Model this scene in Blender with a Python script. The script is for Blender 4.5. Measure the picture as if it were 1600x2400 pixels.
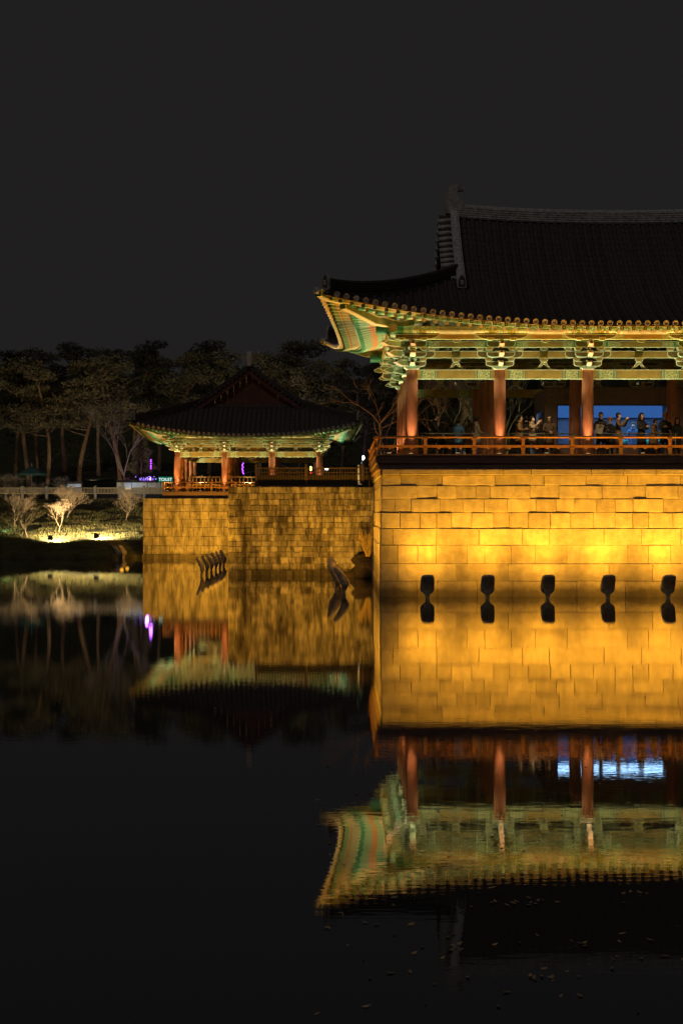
import bpy, bmesh, math, random
from mathutils import Vector, Matrix, noise as mnoise

R = math.radians
random.seed(7)
for _o in list(bpy.data.objects):
    bpy.data.objects.remove(_o, do_unlink=True)
scene = bpy.context.scene
COL = scene.collection

# ------------------------------------------------------------------ camera
CAM_Z = 3.1          # eye height above the pond
F = 3840.0           # focal length in pixels of the 1600 x 2400 photograph
cam_data = bpy.data.cameras.new('camera')
cam = bpy.data.objects.new('camera', cam_data)
COL.objects.link(cam)
cam.location = (0, 0, CAM_Z)
cam.rotation_euler = (R(90), 0, 0)
cam_data.sensor_fit = 'VERTICAL'
cam_data.sensor_height = 36.0
cam_data.sensor_width = 24.0
cam_data.lens = 36.0 * F / 2400.0
cam_data.clip_start = 0.5
cam_data.clip_end = 3000
scene.camera = cam

# ------------------------------------------------------------------ night sky
world = bpy.data.worlds.new('World')
scene.world = world
world.use_nodes = True
wn = world.node_tree.nodes
wl = world.node_tree.links
wn.clear()
w_out = wn.new('ShaderNodeOutputWorld')
w_bg = wn.new('ShaderNodeBackground')
w_bg.inputs['Color'].default_value = (1.0, 0.93, 0.95, 1)
w_bg.inputs['Strength'].default_value = 0.0145
wl.new(w_bg.outputs[0], w_out.inputs[0])

# faint fill added to lift the dark roof and trees (the only sun lamp)
fill_sun = bpy.data.lights.new('night_fill', 'SUN')
fill_sun.energy = 0.12
fill_sun.angle = R(6)
fill_sun.color = (1.0, 0.93, 0.88)
fill_sun_o = bpy.data.objects.new('night_fill', fill_sun)
COL.objects.link(fill_sun_o)
fill_sun_o.rotation_euler = (R(48), 0, R(-28))

scene.view_settings.view_transform = 'Standard'
scene.view_settings.look = 'None'
scene.view_settings.gamma = 1
scene.view_settings.exposure = 0
scene.view_settings.use_curve_mapping = False
scene.render.engine = 'CYCLES'
cy = scene.cycles
cy.use_denoising = True
try:
    cy.denoiser = 'OPENIMAGEDENOISE'
except Exception:
    pass
cy.max_bounces = 6
cy.diffuse_bounces = 3
cy.glossy_bounces = 3
cy.transmission_bounces = 4
cy.transparent_max_bounces = 6
cy.caustics_reflective = False
cy.caustics_refractive = False
cy.sample_clamp_indirect = 4.0
cy.use_light_tree = True

# ------------------------------------------------------------------ materials
MATS = {}
def mat(name, col, rough=0.7, var=0.25, scale=6.0, bump=0.0, bscale=30.0, metal=0.0,
        rnd=0.0, col2=None, stretch=(1, 1, 1), emit=None, estr=0.0, spec=0.3, stain=0.0, stain_col=(0.05, 0.04, 0.03),
        coords='Object', detail=5.0):
    if name in MATS:
        return MATS[name]
    m = bpy.data.materials.new(name)
    m.use_nodes = True
    nt = m.node_tree
    n, l = nt.nodes, nt.links
    b = n['Principled BSDF']
    b.inputs['Roughness'].default_value = rough
    b.inputs['Metallic'].default_value = metal
    if 'Specular IOR Level' in b.inputs:
        b.inputs['Specular IOR Level'].default_value = spec
    tc = n.new('ShaderNodeTexCoord')
    mp = n.new('ShaderNodeMapping')
    mp.inputs['Scale'].default_value = stretch
    geo = None
    if coords == 'World':
        geo = n.new('ShaderNodeNewGeometry')
        l.new(geo.outputs['Position'], mp.inputs['Vector'])
    else:
        l.new(tc.outputs['Object'], mp.inputs['Vector'])
    nz = n.new('ShaderNodeTexNoise')
    nz.inputs['Scale'].default_value = scale
    nz.inputs['Detail'].default_value = detail
    l.new(mp.outputs[0], nz.inputs['Vector'])
    rp = n.new('ShaderNodeValToRGB')
    c2 = col2 if col2 else tuple(min(1, c * (1 + var)) for c in col)
    c1 = tuple(c * (1 - var) for c in col)
    rp.color_ramp.elements[0].position = 0.32
    rp.color_ramp.elements[1].position = 0.68
    rp.color_ramp.elements[0].color = (*c1, 1)
    rp.color_ramp.elements[1].color = (*c2, 1)
    l.new(nz.outputs['Fac'], rp.inputs[0])
    out = rp.outputs[0]
    if stain > 0:
        mp2 = n.new('ShaderNodeMapping')
        mp2.inputs['Scale'].default_value = (1.0, 1.0, 0.22)
        g2 = n.new('ShaderNodeNewGeometry')
        l.new(g2.outputs['Position'], mp2.inputs['Vector'])
        nz2 = n.new('ShaderNodeTexNoise')
        nz2.inputs['Scale'].default_value = 2.2
        nz2.inputs['Detail'].default_value = 7
        nz2.inputs['Roughness'].default_value = 0.68
        l.new(mp2.outputs[0], nz2.inputs['Vector'])
        r2 = n.new('ShaderNodeValToRGB')
        r2.color_ramp.elements[0].position = 0.44
        r2.color_ramp.elements[1].position = 0.60
        r2.color_ramp.elements[0].color = (0, 0, 0, 1)
        r2.color_ramp.elements[1].color = (stain, stain, stain, 1)
        l.new(nz2.outputs['Fac'], r2.inputs[0])
        mx2 = n.new('ShaderNodeMixRGB')
        l.new(r2.outputs[0], mx2.inputs[0])
        l.new(out, mx2.inputs[1])
        mx2.inputs[2].default_value = (*stain_col, 1)
        out = mx2.outputs[0]
        # dark band just above the pond, its height varied by noise
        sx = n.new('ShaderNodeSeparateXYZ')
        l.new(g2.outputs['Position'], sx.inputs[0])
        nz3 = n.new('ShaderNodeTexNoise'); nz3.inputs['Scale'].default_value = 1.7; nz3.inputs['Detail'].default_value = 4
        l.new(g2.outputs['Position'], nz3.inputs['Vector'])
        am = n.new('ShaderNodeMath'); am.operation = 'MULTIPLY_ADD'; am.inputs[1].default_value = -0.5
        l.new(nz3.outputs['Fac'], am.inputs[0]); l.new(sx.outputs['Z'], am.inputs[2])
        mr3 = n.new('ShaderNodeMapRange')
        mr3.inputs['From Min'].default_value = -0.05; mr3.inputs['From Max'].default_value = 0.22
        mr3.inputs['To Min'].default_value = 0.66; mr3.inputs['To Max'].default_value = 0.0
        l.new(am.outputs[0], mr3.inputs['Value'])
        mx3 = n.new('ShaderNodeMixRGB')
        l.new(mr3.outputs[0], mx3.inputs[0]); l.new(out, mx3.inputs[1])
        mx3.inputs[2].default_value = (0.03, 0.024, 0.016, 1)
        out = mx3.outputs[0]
    if rnd > 0:
        oi = n.new('ShaderNodeObjectInfo')
        mr = n.new('ShaderNodeMapRange')
        mr.inputs['To Min'].default_value = 1 - rnd
        mr.inputs['To Max'].default_value = 1 + rnd
        l.new(oi.outputs['Random'], mr.inputs['Value'])
        hs = n.new('ShaderNodeHueSaturation')
        l.new(mr.outputs[0], hs.inputs['Value'])
        l.new(out, hs.inputs['Color'])
        out = hs.outputs[0]
    l.new(out, b.inputs['Base Color'])
    if bump > 0:
        nb = n.new('ShaderNodeTexNoise')
        nb.inputs['Scale'].default_value = bscale
        nb.inputs['Detail'].default_value = 6
        nb.inputs['Roughness'].default_value = 0.65
        if coords == 'World':
            l.new(geo.outputs['Position'], nb.inputs['Vector'])
        else:
            l.new(tc.outputs['Object'], nb.inputs['Vector'])
        bp = n.new('ShaderNodeBump')
        bp.inputs['Strength'].default_value = bump
        bp.inputs['Distance'].default_value = 0.04
        l.new(nb.outputs['Fac'], bp.inputs['Height'])
        l.new(bp.outputs[0], b.inputs['Normal'])
    if emit:
        b.inputs['Emission Color'].default_value = (*emit, 1)
        b.inputs['Emission Strength'].default_value = estr
    MATS[name] = m
    return m

def panel_mat(name, base, line, scale=9.0, thresh=0.06):
    """painted scroll pattern: swirling lines on a coloured ground"""
    if name in MATS:
        return MATS[name]
    m = bpy.data.materials.new(name)
    m.use_nodes = True
    n, l = m.node_tree.nodes, m.node_tree.links
    b = n['Principled BSDF']
    b.inputs['Roughness'].default_value = 0.7
    tc = n.new('ShaderNodeTexCoord')
    vo = n.new('ShaderNodeTexVoronoi')
    vo.feature = 'DISTANCE_TO_EDGE'
    vo.inputs['Scale'].default_value = scale
    l.new(tc.outputs['Object'], vo.inputs['Vector'])
    wv = n.new('ShaderNodeTexVoronoi')
    wv.inputs['Scale'].default_value = scale
    l.new(tc.outputs['Object'], wv.inputs['Vector'])
    sn = n.new('ShaderNodeMath'); sn.operation = 'PINGPONG'
    sn.inputs[1].default_value = 0.16
    l.new(wv.outputs['Distance'], sn.inputs[0])
    mul = n.new('ShaderNodeMath'); mul.operation = 'MULTIPLY'; mul.inputs[1].default_value = 1.0
    l.new(sn.outputs[0], mul.inputs[0])
    mn = n.new('ShaderNodeMath'); mn.operation = 'MINIMUM'
    l.new(vo.outputs['Distance'], mn.inputs[0]); l.new(mul.outputs[0], mn.inputs[1])
    rp = n.new('ShaderNodeValToRGB')
    rp.color_ramp.elements[0].position = thresh * 0.6
    rp.color_ramp.elements[1].position = thresh * 1.3
    rp.color_ramp.elements[0].color = (*line, 1)
    rp.color_ramp.elements[1].color = (*base, 1)
    l.new(mn.outputs[0], rp.inputs[0])
    l.new(rp.outputs[0], b.inputs['Base Color'])
    MATS[name] = m
    return m

def emat(name, col, strength):
    if name in MATS:
        return MATS[name]
    m = bpy.data.materials.new(name)
    m.use_nodes = True
    n, l = m.node_tree.nodes, m.node_tree.links
    n.clear()
    o = n.new('ShaderNodeOutputMaterial')
    e = n.new('ShaderNodeEmission')
    e.inputs[0].default_value = (*col, 1)
    e.inputs[1].default_value = strength
    l.new(e.outputs[0], o.inputs[0])
    MATS[name] = m
    return m

# stone
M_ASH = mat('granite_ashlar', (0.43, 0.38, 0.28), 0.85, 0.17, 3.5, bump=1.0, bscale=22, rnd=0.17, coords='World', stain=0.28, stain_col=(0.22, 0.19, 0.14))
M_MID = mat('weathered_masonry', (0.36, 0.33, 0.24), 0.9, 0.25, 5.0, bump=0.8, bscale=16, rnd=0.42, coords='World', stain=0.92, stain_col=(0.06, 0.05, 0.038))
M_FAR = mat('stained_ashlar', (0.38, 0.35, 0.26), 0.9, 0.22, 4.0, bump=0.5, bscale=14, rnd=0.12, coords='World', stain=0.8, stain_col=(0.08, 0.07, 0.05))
M_JOINT = mat('joint_mortar', (0.10, 0.09, 0.07), 0.95, 0.3, 8, coords='World')
# painted timber
M_COLUMN = mat('red_column_paint', (0.40, 0.155, 0.08), 0.55, 0.18, 3.0, stretch=(3, 3, 0.7), bump=0.12, bscale=40)
M_RAIL = mat('orange_rail_paint', (0.32, 0.15, 0.065), 0.55, 0.2, 5.0)
M_DKWOOD = mat('dark_brown_timber', (0.17, 0.105, 0.085), 0.6, 0.3, 4.0, stretch=(0.4, 4, 4), bump=0.1)
M_OCHRE = mat('ochre_green_paint', (0.38, 0.245, 0.055), 0.65, 0.18, 5.0)
M_ARM = mat('dark_ochre_paint', (0.17, 0.115, 0.035), 0.65, 0.2, 6.0)
M_OLIVE = mat('olive_paint', (0.20, 0.235, 0.085), 0.65, 0.18, 5.0)
M_TRIM = mat('pale_trim_paint', (0.80, 0.78, 0.54), 0.6, 0.10, 8.0)
M_PALE = mat('pale_cream_paint', (0.58, 0.55, 0.38), 0.65, 0.12, 6.0)
M_MINT = mat('mint_green_paint', (0.30, 0.46, 0.27), 0.6, 0.15, 7.0)
M_TEAL = mat('teal_green_paint', (0.05, 0.26, 0.17), 0.6, 0.2, 9.0)
M_ORANGE = mat('orange_band_paint', (0.66, 0.30, 0.10), 0.6, 0.15, 9.0)
M_PINK = mat('pink_tongue_paint', (0.55, 0.37, 0.26), 0.6, 0.12, 9.0)
M_DKGREEN = mat('dark_green_paint', (0.03, 0.06, 0.045), 0.6, 0.2, 9.0)
M_BLACKL = mat('black_line_paint', (0.035, 0.035, 0.03), 0.6, 0.2, 9.0)
M_SOFFIT = mat('soffit_plaster', (0.34, 0.30, 0.16), 0.8, 0.15, 5.0)
M_SCROLL = panel_mat('green_scroll_panel', (0.16, 0.25, 0.075), (0.62, 0.56, 0.26), 7.0, 0.06)
M_SCROLL2 = panel_mat('ochre_scroll_panel', (0.40, 0.27, 0.07), (0.08, 0.10, 0.04), 8.0, 0.05)
M_GABLE = mat('gable_board_paint', (0.145, 0.058, 0.045), 0.7, 0.22, 3.0, stretch=(1, 1, 0.3))
# roof
M_TILE = mat('grey_roof_tile', (0.10, 0.078, 0.068), 0.8, 0.25, 6.0, bump=0.2, rnd=0.14)
M_RIDGE = mat('ridge_tile', (0.60, 0.56, 0.52), 0.8, 0.35, 8.0, bump=0.3)
M_LIME = mat('lime_mortar', (0.50, 0.44, 0.38), 0.9, 0.2, 8.0)
M_CHIMI = mat('ridge_ornament_clay', (0.58, 0.52, 0.48), 0.8, 0.35, 9.0, bump=0.4)
M_METAL = mat('dark_metal', (0.035, 0.033, 0.03), 0.5, 0.2, 8, metal=0.6)

# ------------------------------------------------------------------ object helpers
def link(o, parent=None):
    COL.objects.link(o)
    if parent is not None:
        o.parent = parent
    return o

def tag(o, label=None, cat=None, group=None, kind=None):
    if label: o['label'] = label
    if cat: o['category'] = cat
    if group: o['group'] = group
    if kind: o['kind'] = kind
    return o

def empty(name, loc=(0, 0, 0), rz=0.0, label=None, cat=None, group=None):
    o = bpy.data.objects.new(name, None)
    o.empty_display_size = 0.2
    COL.objects.link(o)
    o.location = loc
    o.rotation_euler = (0, 0, rz)
    return tag(o, label, cat, group)

def inst(name, me, parent, loc=(0, 0, 0), rot=(0, 0, 0), scale=(1, 1, 1)):
    o = bpy.data.objects.new(name, me)
    COL.objects.link(o)
    o.parent = parent
    o.location = loc
    o.rotation_euler = rot
    o.scale = scale
    return o

def copy_tree(o, parent=None):
    c = o.copy()
    COL.objects.link(c)
    c.parent = parent
    for ch in list(o.children):
        copy_tree(ch, c)
    return c

class MB:
    def __init__(s):
        s.v, s.f, s.m, s.mats = [], [], [], []
        s.smooth = []
    def mi(s, m):
        if m not in s.mats:
            s.mats.append(m)
        return s.mats.index(m)
    def add(s, vs, fs, m, smooth=False):
        b = len(s.v)
        s.v.extend([tuple(x) for x in vs])
        i = s.mi(m)
        for f in fs:
            s.f.append(tuple(b + k for k in f))
            s.m.append(i)
            s.smooth.append(smooth)
        return s
    def box(s, c, d, m, rz=0.0, taper=1.0, rot=None):
        x, y, z = d[0] / 2, d[1] / 2, d[2] / 2
        vs = []
        for sz in (-1, 1):
            k = taper if sz > 0 else 1.0
            for sx, sy in ((-1, -1), (1, -1), (1, 1), (-1, 1)):
                vs.append(Vector((sx * x * k, sy * y * k, sz * z)))
        if rot is not None:
            vs = [rot @ v for v in vs]
        elif rz:
            M = Matrix.Rotation(rz, 3, 'Z')
            vs = [M @ v for v in vs]
        c = Vector(c)
        s.add([v + c for v in vs], [(3, 2, 1, 0), (4, 5, 6, 7), (0, 1, 5, 4), (1, 2, 6, 5), (2, 3, 7, 6), (3, 0, 4, 7)], m)
        return s
    def tube(s, pts, rads, m, n=6, caps=True, smooth=True, capm=None):
        pts = [Vector(p) for p in pts]
        if not isinstance(rads, (list, tuple)):
            rads = [rads] * len(pts)
        base = []
        prev = None
        vs = []
        for i, p in enumerate(pts):
            if i == 0: t = pts[1] - pts[0]
            elif i == len(pts) - 1: t = pts[-1] - pts[-2]
            else: t = pts[i + 1] - pts[i - 1]
            if t.length < 1e-9: t = Vector((0, 0, 1))
            t.normalize()
            if prev is None:
                a = Vector((0, 0, 1)) if abs(t.z) < 0.9 else Vector((1, 0, 0))
                u = t.cross(a).normalized()
            else:
                u = (prev - t * prev.dot(t))
                if u.length < 1e-6:
                    u = t.orthogonal()
                u.normalize()
            prev = u
            w = t.cross(u)
            for k in range(n):
                an = 2 * math.pi * k / n
                vs.append(p + (u * math.cos(an) + w * math.sin(an)) * rads[i])
        fs = []
        for i in range(len(pts) - 1):
            for k in range(n):
                k2 = (k + 1) % n
                fs.append((i * n + k, i * n + k2, (i + 1) * n + k2, (i + 1) * n + k))
        s.add(vs, fs, m, smooth)
        if caps:
            b = len(s.v) - len(vs)
            i0 = s.mi(capm or m)
            s.f.append(tuple(b + k for k in range(n - 1, -1, -1))); s.m.append(i0); s.smooth.append(False)
            o = b + (len(pts) - 1) * n
            s.f.append(tuple(o + k for k in range(n))); s.m.append(i0); s.smooth.append(False)
        return s
    def prism(s, poly, y0, y1, face_m, edge_m, border=0.0, border_m=None, under_m=None):
        """poly in (x,z), extruded along y; optional pale border ring on both faces"""
        n = len(poly)
        area = sum(poly[i][0] * poly[(i + 1) % n][1] - poly[(i + 1) % n][0] * poly[i][1] for i in range(n))
        if area < 0:
            poly = poly[::-1]
        def face(y, flip):
            ring = [(p[0], y, p[1]) for p in poly]
            if border > 0:
                inn = inset_poly(poly, border)
                vs = ring + [(p[0], y, p[1]) for p in inn]
                fr = [(i, (i + 1) % n, n + (i + 1) % n, n + i) for i in range(n)]
                fi = [tuple(range(n, 2 * n))]
                if flip:
                    fr = [f[::-1] for f in fr]; fi = [f[::-1] for f in fi]
                s.add(vs, fr, border_m or edge_m)
                b = len(s.v) - 2 * n
                i0 = s.mi(face_m)
                for f in fi:
                    s.f.append(tuple(b + k for k in f)); s.m.append(i0); s.smooth.append(False)
            else:
                f = tuple(range(n))
                s.add(ring, [f[::-1] if flip else f], face_m)
        face(y0, False)
        face(y1, True)
        for i in range(n):
            j = (i + 1) % n
            a, b = poly[i], poly[j]
            nz = -(b[0] - a[0])   # outward normal z of a CCW polygon edge
            mm = under_m if (under_m and nz < -0.3 * math.hypot(b[0] - a[0], b[1] - a[1])) else edge_m
            s.add([(a[0], y0, a[1]), (b[0], y0, b[1]), (b[0], y1, b[1]), (a[0], y1, a[1])], [(3, 2, 1, 0)], mm)
        return s
    def mesh(s, name):
        me = bpy.data.meshes.new(name)
        me.from_pydata(s.v, [], s.f)
        for m in s.mats:
            me.materials.append(m)
        me.polygons.foreach_set('material_index', s.m)
        me.polygons.foreach_set('use_smooth', s.smooth)
        me.update()
        return me
    def build(s, name, parent=None, loc=(0, 0, 0), rot=(0, 0, 0)):
        o = bpy.data.objects.new(name, s.mesh(name))
        COL.objects.link(o)
        o.parent = parent
        o.location = loc
        o.rotation_euler = rot
        return o

def inset_poly(poly, d):
    n = len(poly)
    out = []
    for i in range(n):
        p0, p1, p2 = Vector(poly[i - 1]), Vector(poly[i]), Vector(poly[(i + 1) % n])
        e1 = (p1 - p0); e2 = (p2 - p1)
        if e1.length < 1e-9: e1 = e2
        if e2.length < 1e-9: e2 = e1
        e1 = e1.normalized(); e2 = e2.normalized()
        n1 = Vector((-e1.y, e1.x)); n2 = Vector((-e2.y, e2.x))
        b = n1 + n2
        if b.length < 1e-4:
            b = n1
        b.normalize()
        k = max(0.35, b.dot(n1))
        q = p1 + b * (d / k)
        out.append((q.x, q.y))
    return out

def wpos(px, py, Y):
    return Vector(((px - 800) * Y / F, Y, CAM_Z - (py - 1200) * Y / F))

def spot(name, loc, target, power, col, angle=90, blend=0.6, radius=0.08, parent=None):
    l = bpy.data.lights.new(name, 'SPOT')
    l.energy = power
    l.color = col
    l.spot_size = R(angle)
    l.spot_blend = blend
    l.shadow_soft_size = radius
    o = bpy.data.objects.new(name, l)
    COL.objects.link(o)
    d = Vector(target) - Vector(loc)
    q = d.to_track_quat('-Z', 'Y')
    if parent is not None:
        o.parent = parent
        M = Matrix.LocRotScale(Vector(loc), q, None)
        par = Matrix.LocRotScale(parent.location, parent.rotation_euler, None)
        o.matrix_basis = par.inverted() @ M
    else:
        o.location = loc
        o.rotation_euler = q.to_euler()
    return o

def point(name, loc, power, col, radius=0.1, parent=None):
    l = bpy.data.lights.new(name, 'POINT')
    l.energy = power
    l.color = col
    l.shadow_soft_size = radius
    o = bpy.data.objects.new(name, l)
    COL.objects.link(o)
    if parent is not None:
        o.parent = parent
        par = Matrix.LocRotScale(parent.location, parent.rotation_euler, None)
        o.location = par.inverted() @ Vector(loc)
    else:
        o.location = loc
    return o

ORD = ['first', 'second', 'third', 'fourth', 'fifth', 'sixth', 'seventh', 'eighth', 'ninth', 'tenth', 'eleventh',
       'twelfth', 'thirteenth', 'fourteenth', 'fifteenth', 'sixteenth', 'seventeenth', 'eighteenth', 'nineteenth', 'twentieth']

AMBER = (1.0, 0.44, 0.03)
COLGLOW = (1.0, 0.62, 0.30)
EAVEGLOW = (1.0, 0.93, 0.54)
GREENGLOW = (0.86, 1.0, 0.58)
# ------------------------------------------------------------------ ground sheet
def lerp_table(t, x):
    if x <= t[0][0]: return t[0][1]
    for (a, b), (c, d) in zip(t, t[1:]):
        if x <= c:
            return b + (d - b) * (x - a) / (c - a)
    return t[-1][1]
BANK = [(109.6, -0.9), (110.1, 0.12), (111.4, 0.62), (112.6, 1.0), (135, 4.1), (150, 5.0), (166, 6.6), (185, 9), (215, 17), (260, 25), (420, 34), (900, 40)]
def ground_h(x, y):
    if y < 4.5 or abs(x) > 62:
        if y < 4.5: return 1.45
        if y < 109.6: return 1.6
    if 1.70 < x < 20.05 and 60.4 < y < 75.3:
        return 4.3
    if x > -5.2 and y > 80.45:
        b = 4.28 if y < 138 else max(4.28, lerp_table(BANK, y))
        return b
    if x > -12.95 and y > 109.5:
        return 3.7 if y < 126 else max(4.1, lerp_table(BANK, y))
    if x > 21 and y > 62: return 4.2
    if x <= -12.95 and y > 109.4:
        n = mnoise.noise(Vector((x * 0.23, y * 0.23, 3.1))) * 0.16 + mnoise.noise(Vector((x * 0.9, y * 0.9, 1.7))) * 0.05
        k = min(1.0, max(0, (y - 110.2) / 3))
        return lerp_table(BANK, y) + n * k
    return -0.9
gx = [-900, -500, -300, -200, -140, -100, -80, -63, -62.01, -61.9] + [-58 + 3 * i for i in range(8)] + [-34 + 0.5 * i for i in range(42)] + [-13.0, -12.9, -11, -9, -7, -5.3, -5.1, -4, -2, 0, 1.65, 1.75, 4, 8, 12, 16, 20, 20.1, 20.9, 21.1, 26, 32, 40, 50, 61.9, 62.1, 80, 120, 200, 400, 900]
gy = [-300, -100, -40, -10, 0, 4.4, 4.6, 10, 20, 30, 40, 50, 58, 60.35, 60.45, 61.9, 62.1, 66, 70, 75.2, 75.4, 78, 80.4, 80.5, 90, 100, 109.2, 109.45, 109.55] + [109.65 + 0.45 * i for i in range(58)] + [137.9, 138.1, 142, 146, 150, 154, 158, 162, 166, 172, 180, 190, 205, 220, 250, 300, 350, 420, 600, 900]
gx = sorted(set(gx)); gy = sorted(set(gy))
M_GROUND = mat('bank_earth', (0.075, 0.060, 0.032), 0.95, 0.45, 1.6, bump=0.6, bscale=9, coords='World', col2=(0.085, 0.095, 0.035))
g = MB()
vs = [(x, y, ground_h(x, y)) for y in gy for x in gx]
nx_ = len(gx)
fs = [(j * nx_ + i, j * nx_ + i + 1, (j + 1) * nx_ + i + 1, (j + 1) * nx_ + i) for j in range(len(gy) - 1) for i in range(nx_ - 1)]
g.add(vs, fs, M_GROUND, True)
ground = tag(g.build('ground'), kind='structure')

# ------------------------------------------------------------------ pond water
def water_mat():
    m = bpy.data.materials.new('pond_water')
    m.use_nodes = True
    n, l = m.node_tree.nodes, m.node_tree.links
    b = n['Principled BSDF']
    b.inputs['Base Color'].default_value = (0.035, 0.032, 0.03, 1)
    b.inputs['Roughness'].default_value = 0.012
    b.inputs['IOR'].default_value = 1.85
    geo = n.new('ShaderNodeNewGeometry')
    mp = n.new('ShaderNodeMapping')
    mp.inputs['Scale'].default_value = (0.35, 1.0, 1)
    l.new(geo.outputs['Position'], mp.inputs['Vector'])
    n1 = n.new('ShaderNodeTexNoise'); n1.inputs['Scale'].default_value = 9.0; n1.inputs['Detail'].default_value = 3
    n2 = n.new('ShaderNodeTexNoise'); n2.inputs['Scale'].default_value = 1.85; n2.inputs['Detail'].default_value = 2
    l.new(mp.outputs[0], n1.inputs['Vector']); l.new(mp.outputs[0], n2.inputs['Vector'])
    ad = n.new('ShaderNodeMath'); ad.operation = 'MULTIPLY_ADD'
    ad.inputs[1].default_value = 0.6
    l.new(n2.outputs['Fac'], ad.inputs[0]); l.new(n1.outputs['Fac'], ad.inputs[2])
    bp = n.new('ShaderNodeBump')
    bp.inputs['Strength'].default_value = 0.02
    bp.inputs['Distance'].default_value = 0.02
    l.new(ad.outputs[0], bp.inputs['Height'])
    l.new(bp.outputs[0], b.inputs['Normal'])
    return m
w = MB()
w.add([(-63, 3, 0), (63, 3, 0), (63, 112, 0), (-63, 112, 0)], [(0, 1, 2, 3)], water_mat())
water = tag(w.build('pond_water'), kind='structure')

# ------------------------------------------------------------------ stone walls
def stone_mesh(mb, w, h, d, m, jit=0.006, ch=0.014, rnd=random):
    """block: x across, z up, front face at y=0 (towards -y), chamfered front edges"""
    j = lambda: rnd.uniform(-jit, jit)
    px = rnd.uniform(-jit * 1.6, jit)
    fo = [(0.0, ch, 0.0), (w, ch, 0.0), (w, ch, h), (0.0, ch, h)]
    fi = [(ch + abs(j()), px + j() * .5, ch + abs(j())), (w - ch - abs(j()), px + j() * .5, ch + abs(j())),
          (w - ch - abs(j()), px + j() * .5, h - ch - abs(j())), (ch + abs(j()), px + j() * .5, h - ch - abs(j()))]
    bk = [(0, d, 0), (w, d, 0), (w, d, h), (0, d, h)]
    vs = fo + fi + bk
    fs = [(4, 5, 6, 7)]
    for a in range(4):
        b = (a + 1) % 4
        fs.append((a, b, 4 + b, 4 + a))
        fs.append((8 + a, 8 + b, b, a))
    mb.add(vs, fs, m)

def wall_run(parent, org, course_list, m, facing=0.0, depth=0.3, joint=0.008, jit=0.006, name='stone', batter=0.0, ch=0.014, bare=()):
    """course_list: [(z0,z1,[joint positions])]; org = local start; facing rotation about z (0 = faces -y)"""
    cnt = 0
    c, s_ = math.cos(facing), math.sin(facing)
    for k, (z0, z1, xs) in enumerate(course_list):
        for a, b in zip(xs, xs[1:]):
            mb = MB()
            stone_mesh(mb, b - a - joint, z1 - z0 - joint, depth, m, jit, ch)
            o = mb.build(name, parent)
            lx, ly = a + joint / 2, batter * z0
            o.location = (org[0] + lx * c - ly * s_, org[1] + lx * s_ + ly * c, org[2] + z0 + joint / 2)
            o.rotation_euler = (0, 0, facing)
            cnt += 1
    return cnt

def rand_joints(x0, x1, lo, hi, off=0.0):
    xs = [x0]
    while xs[-1] < x1 - hi:
        xs.append(xs[-1] + random.uniform(lo, hi))
    if x1 - xs[-1] < lo * 0.6 and len(xs) > 1: xs.pop()
    xs.append(x1)
    return xs

# --- near platform under the big pavilion
PX0, PX1, PY0, PY1 = 1.42, 20.9, 60.0, 75.5
plat = empty('stone_platform', (PX0, PY0, 0), label='tall platform of large amber lit granite blocks under the big pavilion', cat='stone platform')
zy = [672, 598, 510, 418, 335, 257, 188, 123, 72, 42]
zz = [CAM_Z - (1080 + v / 2.119 - 1200) * 60.0 / F for v in zy]
zz[0] = -0.5
JO = [
    [62, 248, 350, 545, 722, 1040, 1280, 1500],
    [64, 150, 444, 700, 1200, 1416, 1600],
    [64, 150, 251, 343, 495, 583, 715, 835, 993, 1293, 1396, 1508, 1660],
    [66, 126, 345, 555, 770, 903, 1176, 1361, 1558],
    [68, 162, 262, 345, 420, 518, 628, 705, 800, 910, 1010, 1124, 1230, 1318, 1398, 1518, 1620],
    [72, 138, 218, 363, 478, 580, 697, 838, 940, 1030, 1140, 1233, 1320, 1470, 1590],
    [72, 250, 346, 445, 540, 611, 810, 953, 1166, 1382, 1543],
    [74, 168, 372, 636, 878, 1087, 1293, 1555],
    [74, 160, 497, 675, 812, 1110, 1272, 1433, 1580],
]
courses = []
for k, js in enumerate(JO):
    xs = [(860 + v / 2.119 - 800) * 60.0 / F - PX0 for v in js]
    while xs[-1] < PX1 - PX0 - 1.6:
        xs.append(xs[-1] + random.uniform(0.8, 1.9))
    xs.append(PX1 - PX0)
    courses.append((zz[k], zz[k + 1], xs))
for k, (z0, z1, xs) in enumerate(courses):
    cop = k == len(courses) - 1
    wall_run(plat, (0, -0.05 if cop else 0.0 + 0.012 * k, 0), [(z0, z1, xs)], M_ASH, 0.0, 0.45, 0.010, 0.004 if cop else 0.012, 'coping_stone' if cop else 'stone')
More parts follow.
